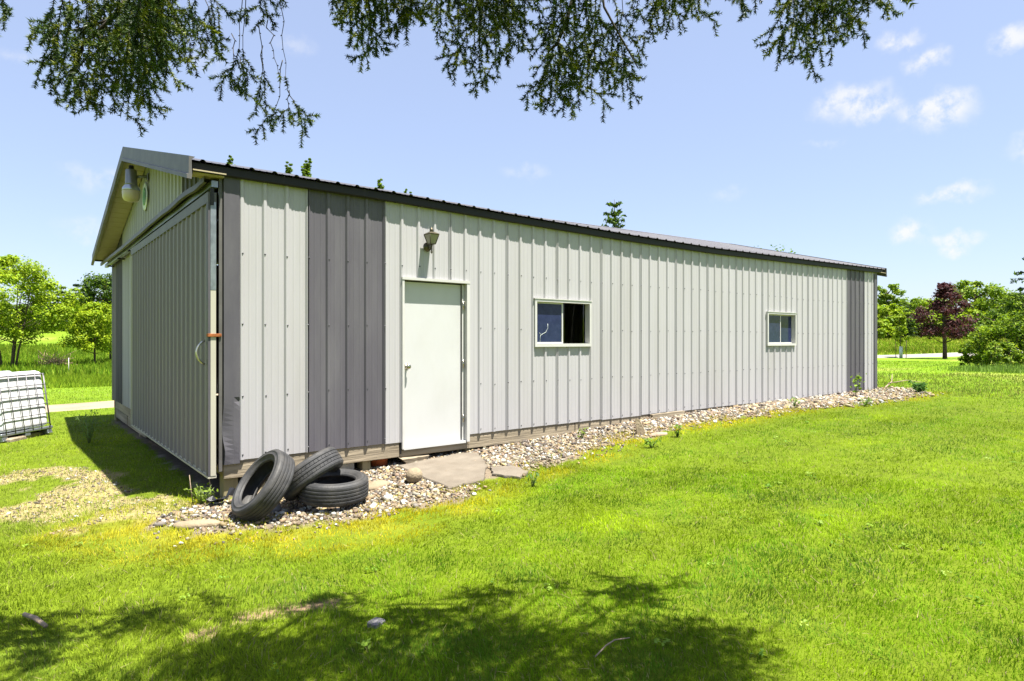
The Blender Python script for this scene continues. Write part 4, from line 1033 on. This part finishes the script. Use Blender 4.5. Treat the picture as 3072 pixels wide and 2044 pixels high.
# ------------------------------------------------------------------ trees
def leaf_tree(name, label, x, y, h, crown, ncl, nleaf, ls, cols, stems=1, trunk_r=.1, clear=.3, spread=.3, group=None, clr=.22, seed=1, upb=.4, cat='tree', narrow=1.0, zoff=0, tips=0):
    """crown: function t(0..1 height in crown) -> radius"""
    r = random.Random(seed); z0 = G(x,y)+zoff; e = empty(name, (x,y,z0)); tag(e, label, cat, group)
    q = MB(); cls = []
    hb = h*clear
    tops = []
    for s in range(stems):
        a = 2*PI*s/max(stems,1)+r.uniform(-.4,.4); sp = 0 if stems == 1 else spread
        bx_, by_ = math.cos(a)*sp*.25, math.sin(a)*sp*.25
        tx, ty = math.cos(a)*sp+r.uniform(-.1,.1), math.sin(a)*sp+r.uniform(-.1,.1)
        pts = []; rad_ = []
        for k in range(6):
            t = k/5; pts.append((bx_+(tx-bx_)*t+r.uniform(-.04,.04)*h*.08, by_+(ty-by_)*t+r.uniform(-.04,.04)*h*.08, -.1+h*.9*t)); rad_.append(trunk_r*(1-.85*t)/(1 if stems == 1 else 1.3))
        q.tube(pts, rad_, 8); tops.append(pts)
    lim = MB()
    for i in range(ncl):
        t = ((i+.5)/ncl); t = t*.9+.05+r.uniform(-.05,.05); t = min(max(t,.02),1)
        zc = hb+(h-hb)*t; R_ = crown(t); a = i*2.399+r.uniform(-.5,.5); rho = R_*math.sqrt(r.uniform(.12,1.0))*.85
        pc = Vector((math.cos(a)*rho, math.sin(a)*rho*narrow, zc))
        cls.append((pc, clr*h*r.uniform(.55,1.1)*(.45+.55*min(1,R_/(.25*h)))))
        tp = tops[i % len(tops)]; zz = min(max(zc-rho*.6, hb*.8), h*.8); f_ = min(max((zz+.1)/(h*.9),0),.999)*5; k0 = int(f_)
        A0 = Vector(tp[k0]).lerp(Vector(tp[k0+1]), f_-k0)
        lim.tube([A0, A0.lerp(pc,.5)+Vector((0,0,-.03*h*r.random())), pc], [trunk_r*.28, trunk_r*.16, trunk_r*.05], 5)
    for i in range(tips):
        a = r.uniform(0,6.28); rho = r.uniform(0,.55)*(.25+.75*i/tips); zt = h-1.5*(i/tips)**.8*r.uniform(.7,1.1)-rho*.5; pc = Vector((math.cos(a)*rho, math.sin(a)*rho, zt))
        lim.tube([Vector((0,0,zt-.9)), pc+Vector((0,0,-.3)), pc+Vector((0,0,.12))], [.012,.008,.003], 4)
        for k in range(4): cls.append((pc+Vector((r.gauss(0,.05),r.gauss(0,.05),.05-.12*k)), .05+.016*k))
    q.build('trunk', 'bark', e); lim.build('limbs', 'bark', e)
    per = nleaf//max(ncl, len(cls)); P = []; S = []; C_ = []; Nn = []
    for (pc, cr) in cls:
        d = RNG.normal(0,1,(per,3)); d /= np.linalg.norm(d,axis=1)[:,None]
        rr_ = cr*RNG.random(per)**.45*RNG.uniform(.75,1.25,per)
        off_ = d*rr_[:,None]*np.array([1.1,1.1,.75]); P.append(np.array(pc)+off_)
        S.append(ls*RNG.uniform(.6,1.3,per)); C_.append(np.array(cols)[RNG.integers(0,len(cols),per)]*r.uniform(.85,1.15)); Nn.append(d*.5)
    leafquads(np.vstack(P), np.concatenate(S), np.vstack(Nn), np.vstack(C_), .25, e, 'crown', 'leaf', .6, upb)
    return e
def dome(R_, p=1.0): return lambda t: R_*(max(0.0, 1-(2*t-.85)**2*.75))**.5*p if t < .95 else R_*.35
def cone(R_): return lambda t: R_*(1-.9*t)
YG = [(.20,.29,.008),(.15,.245,.008),(.26,.335,.010)]
MG = [(.095,.165,.010),(.13,.20,.010),(.07,.13,.010)]
DG = [(.030,.065,.014),(.045,.085,.016),(.024,.05,.012)]
def conifer(name, label, x, y, h, R_, n, ls, cols, seed=1, group=None, clear=.06, droop=.25, lev=14, cat='conifer', per=7):
    r = random.Random(seed); e = empty(name, (x,y,G(x,y))); tag(e, label, cat, group)
    q = MB(); q.tube([(0,0,-.2),(0,0,h*.5),(0,0,h)], [h*.022,h*.012,.01], 7); q.build('trunk', 'bark', e)
    bm_ = MB(); P = []
    for i in range(lev):
        t = (i+r.uniform(-.3,.3))/lev; t = max(0,t); z = h*(clear+(1-clear)*t)
        for k in range(per):
            a = 2*PI*k/per+i*1.3+r.uniform(-.3,.3); l = R_*(1-t)**.85*r.uniform(.45,1.2)+.03*h
            tipz = z-droop*l*r.uniform(.3,1.3)+.12*l
            A0 = Vector((0,0,z)); B0 = Vector((math.cos(a)*l, math.sin(a)*l, tipz)); bm_.tube([A0, A0.lerp(B0,.55)+Vector((0,0,.06*l)), B0], [.012*h*(1-t)*.5+.004,.006+.002*h*(1-t)*.5,.003], 4)
            m_ = max(4, int(n/(lev*per)*(1-t*.75)*1.5))
            u = RNG.random(m_)**.7; lat = RNG.normal(0,1,m_)*(.16*l*(1.15-u)); 
            px_ = math.cos(a)*l*u-math.sin(a)*lat; py_ = math.sin(a)*l*u+math.cos(a)*lat
            pz_ = z+(tipz-z)*u+.06*l*np.sin(u*PI)-np.abs(RNG.normal(0,.05,m_))*l-np.abs(lat)*.25
            P.append(np.stack([px_,py_,pz_],1))
    bm_.build('boughs', 'twig', e); P = np.vstack(P)
    leafquads(P, ls*RNG.uniform(.6,1.4,len(P)), None, np.array(cols)[RNG.integers(0,len(cols),len(P))], .3, e, 'foliage', 'leaf', .38, .1)
    return e
def hgt(ytop, depth, x, y): return CAM.z+(1021-ytop)/FPX*depth-G(x,y)
# left
D = 36; x, y = atd(25, D); leaf_tree('maple_tree', 'large yellow-green tree of several stems beyond the tote tank', x, y, hgt(768,D,x,y), lambda t: 3.3*(max(0,1-(1.9*t-.75)**2))**.5+.25, 52, 21000, .16, YG+[(.24,.34,.012)], 5, .08, .29, 1.2, None, .125, 3)
D = 40; x, y = atd(283, D); leaf_tree('young_tree', 'small yellow-green tree by the left corner of the shed, nearer trunk', x, y, hgt(905,D,x,y), lambda t: 1.5*(max(0,1-(1.9*t-.75)**2))**.5+.2, 30, 8500, .16, YG+[(.26,.34,.01)], 1, .07, .24, 0, None, .16, 5)
D = 44; x, y = atd(330, D); leaf_tree('young_tree', 'small yellow-green tree half hidden by the left corner of the shed', x, y, hgt(930,D,x,y), lambda t: 1.5*(max(0,1-(1.9*t-.75)**2))**.5+.2, 26, 7000, .17, YG, 1, .07, .25, 0, None, .17, 6)
for i, (xs, yt, D) in enumerate(((185,868,100),(228,862,104),(150,880,98),(255,870,112),(120,905,96),(207,893,95))):
    x, y = atd(xs, D); conifer('dark_pine', 'dark pine on the skyline between the left trees, number %s from the left' % ['third','fifth','second','sixth','first','fourth'][i], x, y, hgt(yt-14,D,x,y), 3.0, 4200, .5, DG, 20+i, 'dark pines on the left skyline', .1, .15, 12)
D = 92; x, y = atd(318, D); leaf_tree('oak_tree', 'dark green tree on the hill against the shed corner', x, y, hgt(826,D,x,y), dome(4.2), 40, 6500, .42, MG+DG, 1, .3, .15, 0, None, .17, 8)
D = 96; x, y = atd(375, D); leaf_tree('oak_tree', 'dark green tree mostly behind the shed corner', x, y, hgt(850,D,x,y), dome(4.0), 30, 4000, .42, MG+DG, 1, .3, .15, 0, None, .17, 9)
for i, (xs, yt, D) in enumerate(((-40,900,90),(40,915,92),(95,920,88))):
    x, y = atd(xs, D); leaf_tree('hill_tree', 'mid-green hill tree behind the large left tree, %s' % ('outermost','middle one','nearest the pines')[i], x, y, hgt(yt,D,x,y), dome(4.0), 26, 3000, .45, MG, 1, .25, .12, 0, None, .18, 30+i)
D = 38; x, y = atd(168, D); e = empty('brush_pile', (x,y,G(x,y))); tag(e, 'small heap of pinkish dead brush in the tall grass', 'brush pile')
q = MB()
for i in range(70):
    a = random.uniform(0,6.28); l = random.uniform(.5,1.2); q.tube([(random.gauss(0,.4),random.gauss(0,.3),random.uniform(0,.4)),(math.cos(a)*l,math.sin(a)*l*.6,random.uniform(.3,1.1))], [.02,.006], 4)
q.build('brush', mat('dead_brush', (.40,.27,.17), .9), e)
D = 31; x, y = atd(206, D); q = MB(); q.tube([(0,0,-.1),(0,0,.8)], .014, 8); o = q.build('marker_stake', 'frame', None, (x,y,G(x,y))); tag(o, 'white marker stake standing in the tall grass', 'stake')
# right
D = 40; x, y = atd(2834, D)
RB = [(.040,.012,.014),(.060,.016,.018),(.028,.010,.013),(.085,.028,.028)]
leaf_tree('red_maple', 'dark red-leaved maple standing alone before the road', x, y, hgt(838,D,x,y), lambda t: 1.6*(max(0,1-(1.7*t-.55)**2))**.5*(1 if t < .72 else .55)+.10, 30, 5400, .17, RB, 1, .14, .24, 0, None, .115, 13)
D = 42; x, y = atd(2703, D); st = leaf_tree('sapling', 'young sapling in a white trunk guard', x, y, hgt(942,D,x,y), lambda t: .62*(1-.75*t)+.1, 16, 1700, .14, YG, 1, .035, .36, 0, None, .09, 15)
q = MB(); q.lathe([(.10,.0),(.10,.75),(.09,.75),(.09,.0)], 12, None, True); q.build('trunk_guard', 'tube', st)
for s in (-1,1):
    q = MB(); v_ = RT*(.34*s); q.tube([(v_.x,v_.y,-.1),(v_.x,v_.y,1.25)], .022, 6); q.build('stake', 'bark', st)
D = 74; x, y = atd(2925, D); leaf_tree('willow_tree', 'broad round yellow-green tree behind the red maple', x, y, hgt(846,D,x,y), dome(4.6), 44, 8500, .34, YG+MG, 1, .3, .1, 0, None, .15, 16)
D = 92; x, y = atd(2662, D); leaf_tree('tall_tree', 'pale tree rising above the woods just past the shed', x, y, hgt(852,D,x,y), lambda t: 1.4 if t < .6 else 2.3*(1-(t-.8)**2*9 if abs(t-.8) < .3 else .3), 22, 2600, .40, MG+YG, 1, .25, .3, 0, None, .10, 17)
for i, (xs, yt, D, cl, Rr) in enumerate(((2600,905,84,YG,4),(2660,915,80,YG,3.6),(2715,893,96,MG,4.5),(2770,898,98,MG,4.5),(2830,890,92,YG,4.2),(2745,940,76,YG,3),(2800,945,78,YG,3.2),(2690,950,74,MG,3),(2640,960,72,YG,2.8),(3010,880,86,MG,5),(3070,890,80,MG,5),(2880,930,72,YG,3.2),(3130,870,84,MG,5),(2560,900,92,MG,4.5),(2980,930,66,MG,3.4))):
    x, y = atd(xs, D); leaf_tree('hedgerow_tree', 'leafy tree in the woods beyond the road, %s' % ['hidden most by the shed end','low one left of the sapling','back one above the sapling','back one left of the maple','yellow-green one behind the maple','low one right of the sapling','low one left of the maple trunk','shrubby one behind the sapling','shrubby one next to the shed end','dark one right of the willow','at the right edge of the frame','low one right of the maple trunk','just outside the right edge','just inside the shed edge','low dark one below the willow'][i], x, y, hgt(yt,D,x,y), dome(Rr), 30, 3300, .40, cl+YG[:1], 1, .2, .04, 0, 'trees of the woods beyond the road', .19, 40+i)
D = 72; x, y = atd(2724, D); conifer('small_spruce', 'little dark spruce in the woods above the sapling', x, y, hgt(912,D,x,y), 1.3, 900, .3, DG, 61, None, .02, .2, 10)
D = 26; x, y = atd(3165, D); conifer('larch_tree', 'tall conifer cut by the right edge of the frame', x, y, hgt(600,D,x,y), 2.3, 13000, .16, MG+MG+DG, 62, None, .08, .12, 25, 'conifer', 5)
for i, (xs, yt, D, Rr, cl) in enumerate(((2960,975,27,.8,MG+YG),(3050,935,26,1.1,MG+YG),(2918,1022,28,.6,MG+YG),(3010,1025,25,.8,YG+MG))):
    x, y = atd(xs, D); leaf_tree('bush', ['tall leafy bush left of the right-edge conifer','bushy shrub under the right-edge conifer','low bush at the left end of the right shrubs','low dark bush in front of the right shrubs'][i], x, y, hgt(yt,D,x,y), dome(Rr), 34, 2600, .11, cl, 4, .03, .05, .5, 'shrubs at the right edge', .15, 70+i, .4, 'bush')
for i, (xs, D, h_) in enumerate(((2900,24.5,.3),(2960,24,.34),(3020,23.5,.38),(3075,23,.38))):
    x, y = atd(xs, D); e = empty('iris_clump', (x,y,G(x,y))); tag(e, 'clump of bluish sword-shaped leaves before the right shrubs, %s from the left' % ['first','second','third','fourth'][i], 'plant', 'sword-leaved plants at the right')
    n = 260; xx = RNG.normal(0,.42,n); yy = RNG.normal(0,.3,n)
    c = np.array([(.17,.27,.05),(.15,.25,.03),(.20,.29,.06)])[RNG.integers(0,3,n)]
    o = blades('leaves', xx+x, yy+y, h_*RNG.uniform(.5,1.1,n), np.full(n,.03), c, .25, None, 1); o.parent = e; o.location = (-x,-y,-G(x,y)); del o['kind']
# tops showing above the roof: poplars behind the shed
for i, (xs, yt, D, lab) in enumerate(((697,474,26,'poplar top peeping over the roof, nearest the gable'),(862,492,28,'thin poplar top over the roof, second from the gable'),(917,480,27,'widest poplar top over the near roof'),(1138,540,29,'poplar top over the roof above the coach lamp'),(1222,570,30,'tiny poplar tip over the roof right of the coach lamp'))):
    x, y = atd(xs, D); leaf_tree('poplar_tree', lab, x, y, hgt(yt,D,x,y)+.05, lambda t: .75*(1.05-t)+.05, 40, 8000, .085, MG+YG[:1], 1, .09, .1, 0, 'poplars behind the shed', .035, 80+i, .2, tips=16)
D = 30; x, y = atd(1843, D); conifer('fir_tree', 'dark tree top standing above the middle of the roof', x, y, hgt(598,D,x,y), 1.9, 5200, .22, MG+DG, 90, None, .05, -.35, 20)
D = 34; x, y = atd(2300, D); leaf_tree('round_tree', 'low tree crown just showing above the far roof', x, y, hgt(742,D,x,y), dome(1.6), 24, 2600, .16, MG, 1, .12, .2, 0, None, .16, 91)

# ------------------------------------------------------------------ the spruce over the camera
TRX, TRY = camxy(-1.9, -3.4)
SP = empty('spruce_tree', (TRX,TRY,G(TRX,TRY))); tag(SP, 'spruce whose drooping needled boughs hang into the top of the view', 'spruce')
SPO = Vector((TRX,TRY,G(TRX,TRY)))
q = MB(); q.tube([(0,0,-.2),(.02,0,3),(0,.05,7),(.03,0,12.5)], [.24,.20,.13,.02], 12); q.build('trunk', 'bark', SP)
class Shoots:
    def __init__(s): s.a = []; s.b = []; s.k = []
    def add(s, a, b, k=1.0): s.a.append(tuple(a)); s.b.append(tuple(b)); s.k.append(k)
def needles(sh, name, parent, per_m=420, ln=.0155, wd=.0022, cols=None):
    A_ = np.array(sh.a); B_ = np.array(sh.b); K_ = np.array(sh.k); l = np.linalg.norm(B_-A_,axis=1)
    cnt = np.maximum(6,(l*per_m*K_).astype(int)); idx = np.repeat(np.arange(len(A_)),cnt); n = len(idx)
    t = RNG.random(n); ax = (B_-A_)[idx]; ax /= np.linalg.norm(ax,axis=1)[:,None]
    p = A_[idx]+(B_-A_)[idx]*t[:,None]
    rd = RNG.normal(0,1,(n,3)); rd -= (rd*ax).sum(1)[:,None]*ax; rd /= np.linalg.norm(rd,axis=1)[:,None]
    d = rd*.86+ax*.52; L1 = ln*RNG.uniform(.75,1.2,n)[:,None]
    sd = np.cross(d,RNG.normal(0,1,(n,3))); sd /= np.linalg.norm(sd,axis=1)[:,None]; sd *= wd/2
    v = np.stack([p-sd,p+sd,p+d*L1],1); f = np.arange(3*n).reshape(-1,3)
    c0 = np.array(cols)[RNG.integers(0,len(cols),len(A_))][idx]*RNG.uniform(.7,1.3,(n,1))
    return np_mesh(name, v.reshape(-1,3), f, 'needle', np.repeat(c0,3,axis=0), parent=parent)
NC = [(.028,.058,.008),(.042,.078,.008),(.085,.125,.006),(.020,.044,.008),(.140,.165,.006)]
def pw(xs, ys, dep):
    return cam3((xs-1536)/FPX*dep, dep, (1021-ys)/FPX*dep)-SPO
r = random.Random(11)
def shoot(q, sh, P_, d, ll, lvl=0):
    E_ = P_+d*ll+Vector((0,0,-.22*ll)); q.tube([P_, P_.lerp(E_,.5)+Vector((0,0,.07*ll)), E_], [.0015,.0013,.001], 4); mid_ = P_.lerp(E_,.5)+Vector((0,0,.07*ll)); sh.add(P_.lerp(mid_,.2), mid_, 1); sh.add(mid_, E_, 1)
    if lvl < 1 and ll > .09:
        k = .30; s2 = r.choice((-1,1)); side = (RT*d.dot(Vector((0,0,-1)))+FW*r.uniform(-.5,.5)+Vector((0,0,d.dot(RT)))).normalized()
        while k < .85:
            a0 = P_.lerp(E_, k); shoot(q, sh, a0, (d*.75+side*s2*.75).normalized(), ll*(.80-.45*k)*r.uniform(.75,1.2), lvl+1); s2 = -s2; k += r.uniform(.26,.42)
def hang(q, sh, xs0, ys0, xs1, ys1, dep, bare=.3, dens=1.0, slen=.13, curl=0.0):
    """a hanging twig from one image point to another at a depth, with alternating side shoots"""
    n = 8; pts = []
    for i in range(n+1):
        t = i/n
        pts.append(pw(xs0+(xs1-xs0)*t+curl*math.sin(PI*t)+r.gauss(0,4), ys0+(ys1-ys0)*t, dep+.06*math.sin(t*3+xs0)))
    q.tube(pts, [.0026-.0016*i/n for i in range(n+1)], 5)
    L = sum((pts[i+1]-pts[i]).length for i in range(n)); pos = bare*L; side = r.choice((-1,1))
    while pos < L*.97:
        f = pos/L*n; k = min(int(f),n-1); P_ = pts[k].lerp(pts[k+1], f-k); ax = (pts[k+1]-pts[k]).normalized()
        out_ = (RT*side+FW*r.uniform(-.8,.8)).normalized(); ll = slen*1.5*r.uniform(.5,1.2)*(1.15-.6*pos/L)
        shoot(q, sh, P_, (ax*r.uniform(.55,1.0)+out_*r.uniform(.55,1.0)).normalized(), ll)
        side = -side; pos += r.uniform(.055,.105)/dens
    for i in range(int(n*max(bare,.0)), n): sh.add(pts[i], pts[i+1], .8)
    if bare > .25:      # bud stubs on the bare part
        for i in range(1, int(n*bare)+1):
            q.tube([pts[i], pts[i]+RT*r.choice((-1,1))*.007+Vector((0,0,-.004))], [.003,.002], 4)
def boughlimb(q, xs, ys, dep, z_up=.5, r0=.028):
    """limb from the trunk to a point above the frame"""
    E_ = pw(xs, ys, dep); A0 = Vector((0,0,E_.z+z_up+1.0)); 
    pts = [A0, A0.lerp(E_,.4)+Vector((0,0,.45)), A0.lerp(E_,.75)+Vector((0,0,.42)), E_]; q.tube(pts, [.032,.022,.015,.009], 7); return pts
GR = [ # x range, bottom profile, twigs, depth, bare, dens, shoot length
 ((-30,40), lambda u: 130-60*abs(u-.3), 3, 3.3, .2, 1.0, .08),
 ((130,320), lambda u: 150+220*min(1,u*1.25), 8, 3.15, .35, 1.0, .13),
 ((300,520), lambda u: 375-190*max(0,u-.35), 9, 3.0, .10, 1.1, .14),
 ((370,500), lambda u: 290-60*u, 6, 2.8, .0, 1.2, .14),
 ((500,690), lambda u: 225-90*abs(u-.5), 4, 3.2, .45, .9, .11),
 ((1020,1110), lambda u: 60+100*u, 4, 3.2, .0, 1.1, .11),
 ((1090,1240), lambda u: 235-150*u, 6, 3.1, .10, 1.1, .12),
 ((1310,1590), lambda u: 170+180*(.5-abs(u-.45)), 11, 3.2, .15, 1.1, .12),
 ((1400,1560), lambda u: 120, 5, 3.3, .0, 1.1, .12),
 ((1600,1900), lambda u: 290+90*(.5-abs(u-.6)), 11, 3.25, .52, 1.1, .13),
 ((1640,1800), lambda u: 120, 4, 3.1, .1, 1.0, .11),
 ((1880,2130), lambda u: 105-60*abs(u-.35), 7, 3.35, .0, 1.1, .11),
 ((2210,2265), lambda u: 95-40*u, 2, 3.3, .2, 1.0, .08),
 ((2310,2560), lambda u: 195-60*abs(u-.5), 9, 3.3, .1, 1.1, .13),
 ((2480,2650), lambda u: 90-70*u, 5, 3.35, .0, 1.1, .12)]
for gi, (xr, bf, nt_, dep, bare, dens, sl_) in enumerate(GR):
    q = MB(); sh = Shoots(); xm = (xr[0]+xr[1])/2
    boughlimb(q, xm, -170, dep); nt_ = max(2, int(nt_*.82+.5))
    # secondary limb across the top of the group, above the frame
    q.tube([pw(xr[0]-20,-70,dep), pw(xm,-150,dep), pw(xr[1]+20,-70,dep)], [.006,.014,.006], 6)
    for i in range(nt_):
        u = (i+r.uniform(.1,.9))/nt_; x1 = xr[0]+(xr[1]-xr[0])*u; yb = bf(u)*r.uniform(.62,1.03); x0 = xm+(x1-xm)*r.uniform(.7,1.0)+r.uniform(-15,15)
        hang(q, sh, x0, -90-30*r.random(), x1, yb, dep+r.uniform(-.22,.22), bare*r.uniform(.6,1.2), dens, sl_, r.uniform(-15,15))
    o = q.build('bough', 'twig', SP); needles(sh, 'needles', o, 860, .0205, .0052, NC)
# sparse long strands
q = MB(); sh = Shoots(); boughlimb(q, 820, -170, 3.2); q.tube([pw(660,-60,3.2), pw(820,-150,3.2), pw(900,-60,3.2)], [.006,.013,.006], 6)
for (x0,y0,x1,y1,ba,de,sl_) in ((775,-60,790,75,.3,1.2,.13),(730,-60,700,270,.72,1.3,.10),(735,-60,728,270,.70,1.3,.10),(778,60,800,365,.55,1.2,.11),(790,140,770,345,.6,1.2,.08),(835,-60,862,270,.97,.5,.05),(862,270,915,390,.35,1.3,.08),(862,270,872,375,.5,1.2,.08),(845,180,815,395,.75,1.3,.07),(800,60,838,240,.97,.5,.04),(600,-60,655,160,.4,1.1,.10),(560,-60,610,170,.35,1.1,.11),(720,170,740,300,.2,1.2,.09),(700,100,690,270,.6,1.2,.09),(820,-80,850,20,.2,1.2,.1)):
    hang(q, sh, x0, y0, x1, y1, 3.2+r.uniform(-.1,.1), ba, de, sl_, 0)
o = q.build('bough', 'twig', SP); needles(sh, 'needles', o, 860, .0205, .0052, NC)
# visible curved limb on the right group and the bare arching branch on the left group
q = MB(); sh = Shoots()
q.tube([pw(1760,-120,3.2),pw(1722,-20,3.2),pw(1700,60,3.2),pw(1672,130,3.2),pw(1645,155,3.2)], [.014,.012,.010,.008,.005], 7)
q.tube([pw(1760,-120,3.2),pw(1805,-40,3.2),pw(1812,20,3.2),pw(1850,90,3.2),pw(1885,150,3.2),pw(1915,205,3.2)], [.007,.007,.006,.005,.004,.0025], 6)
for (x0,y0,x1,y1) in ((1660,150,1600,290),(1660,150,1640,330),(1680,130,1690,350),(1690,90,1740,330),(1880,150,1870,240),(1700,80,1760,170)): hang(q, sh, x0, y0, x1, y1, 3.2, .35, 1.0, .11, 8)
o = q.build('bough', 'twig', SP); needles(sh, 'needles', o, 860, .0205, .0052, NC)
q = MB(); sh = Shoots()
q.tube([pw(420,-60,3.1),pw(330,60,3.1),pw(250,130,3.1),pw(225,200,3.1),pw(195,245,3.1)], [.010,.009,.008,.006,.003], 6)
q.tube([pw(335,55,3.1),pw(250,85,3.1),pw(180,95,3.1),pw(150,125,3.1)], [.006,.005,.004,.002], 6)
for (x0,y0,x1,y1) in ((250,130,190,290),(230,180,260,330),(180,95,130,200),(160,110,105,92),(160,120,150,250),(320,80,290,300)): hang(q, sh, x0, y0, x1, y1, 3.1, .35, 1.0, .11, 8)
o = q.build('bough', 'twig', SP); needles(sh, 'needles', o, 860, .0205, .0052, NC)
# boughs above and behind the frame: they throw the dappled shade on the lawn
POLY = [(-150,1600),(-60,1540),(120,1480),(220,1410),(300,1372),(400,1385),(350,1440),(440,1470),(560,1455),(680,1415),(800,1400),(940,1368),(1090,1365),(1120,1400),(1250,1425),(1380,1435),(1490,1408),(1640,1425),(1790,1440),(1760,1490),(1690,1530),(1660,1600),(1690,1760),(800,2100),(-300,1800)]
GPOLY = [gfull(p[0], p[1]+22) for p in POLY]
gpp = np.array(GPOLY); k = 0; tries = 0
sh = None
targets = []
while len(targets) < 640 and tries < 30000:
    tries += 1; gx_ = r.uniform(gpp[:,0].min(), gpp[:,0].max()); gy_ = r.uniform(gpp[:,1].min(), gpp[:,1].max())
    if not inpoly(np.array([gx_]), np.array([gy_]), GPOLY)[0]: continue
    if fbm(gx_*1.9+5, gy_*1.9, 2) < .34+.12*r.random(): continue
    H = r.uniform(3.2,4.5); g0 = Vector((gx_,gy_,G(gx_,gy_))); c_ = g0+SUN*(H/SUN.z)
    v = c_-CAM; dpt = v.dot(FW); 
    if dpt > .3 and v.z/dpt < .60: continue           # only above the frame
    if (c_-CAM).length < 1.3: continue
    targets.append(c_)
targets.sort(key=lambda p: math.atan2((p-CAM).dot(RT)+1.9, (p-CAM).dot(FW)+3.4)); NB = 18; ch = len(targets)//NB
for bi in range(NB):
    tg = targets[bi*ch:(bi+1)*ch]; q = MB(); sh = Shoots()
    if not tg: continue
    mean = sum(tg, Vector())/len(tg)-SPO; A0 = Vector((0,0,mean.z+.6)); far_ = max(tg, key=lambda p: (p-SPO).xy.length)-SPO
    q.tube([A0, A0.lerp(far_,.5)+Vector((0,0,.3)), far_], [.035,.016,.004], 6)
    for p in tg:
        P_ = p-SPO; f = min(.95, max(.1, P_.xy.length/max(far_.xy.length,.1))); B0 = A0.lerp(far_,f)+Vector((0,0,.3*math.sin(PI*f)))
        q.tube([B0, B0.lerp(P_,.5)+Vector((0,0,.08)), P_], [.006,.004,.002], 4)
        for s_ in range(15):
            a0 = P_+Vector((r.gauss(0,.09),r.gauss(0,.09),r.gauss(0,.06))); d = Vector((r.gauss(0,.6),r.gauss(0,.6),-.7)).normalized(); sh.add(a0, a0+d*r.uniform(.10,.2), 1)
    o = q.build('bough', 'twig', SP); needles(sh, 'needles', o, 210, .028, .008, NC)
print('objects', len(bpy.data.objects), 'tris', sum(sum(len(p.vertices)-2 for p in o.data.polygons) if len(o.data.polygons) < 5000 else len(o.data.polygons)*(o.data.polygons[0].loop_total-2) for o in bpy.data.objects if o.type == 'MESH'))
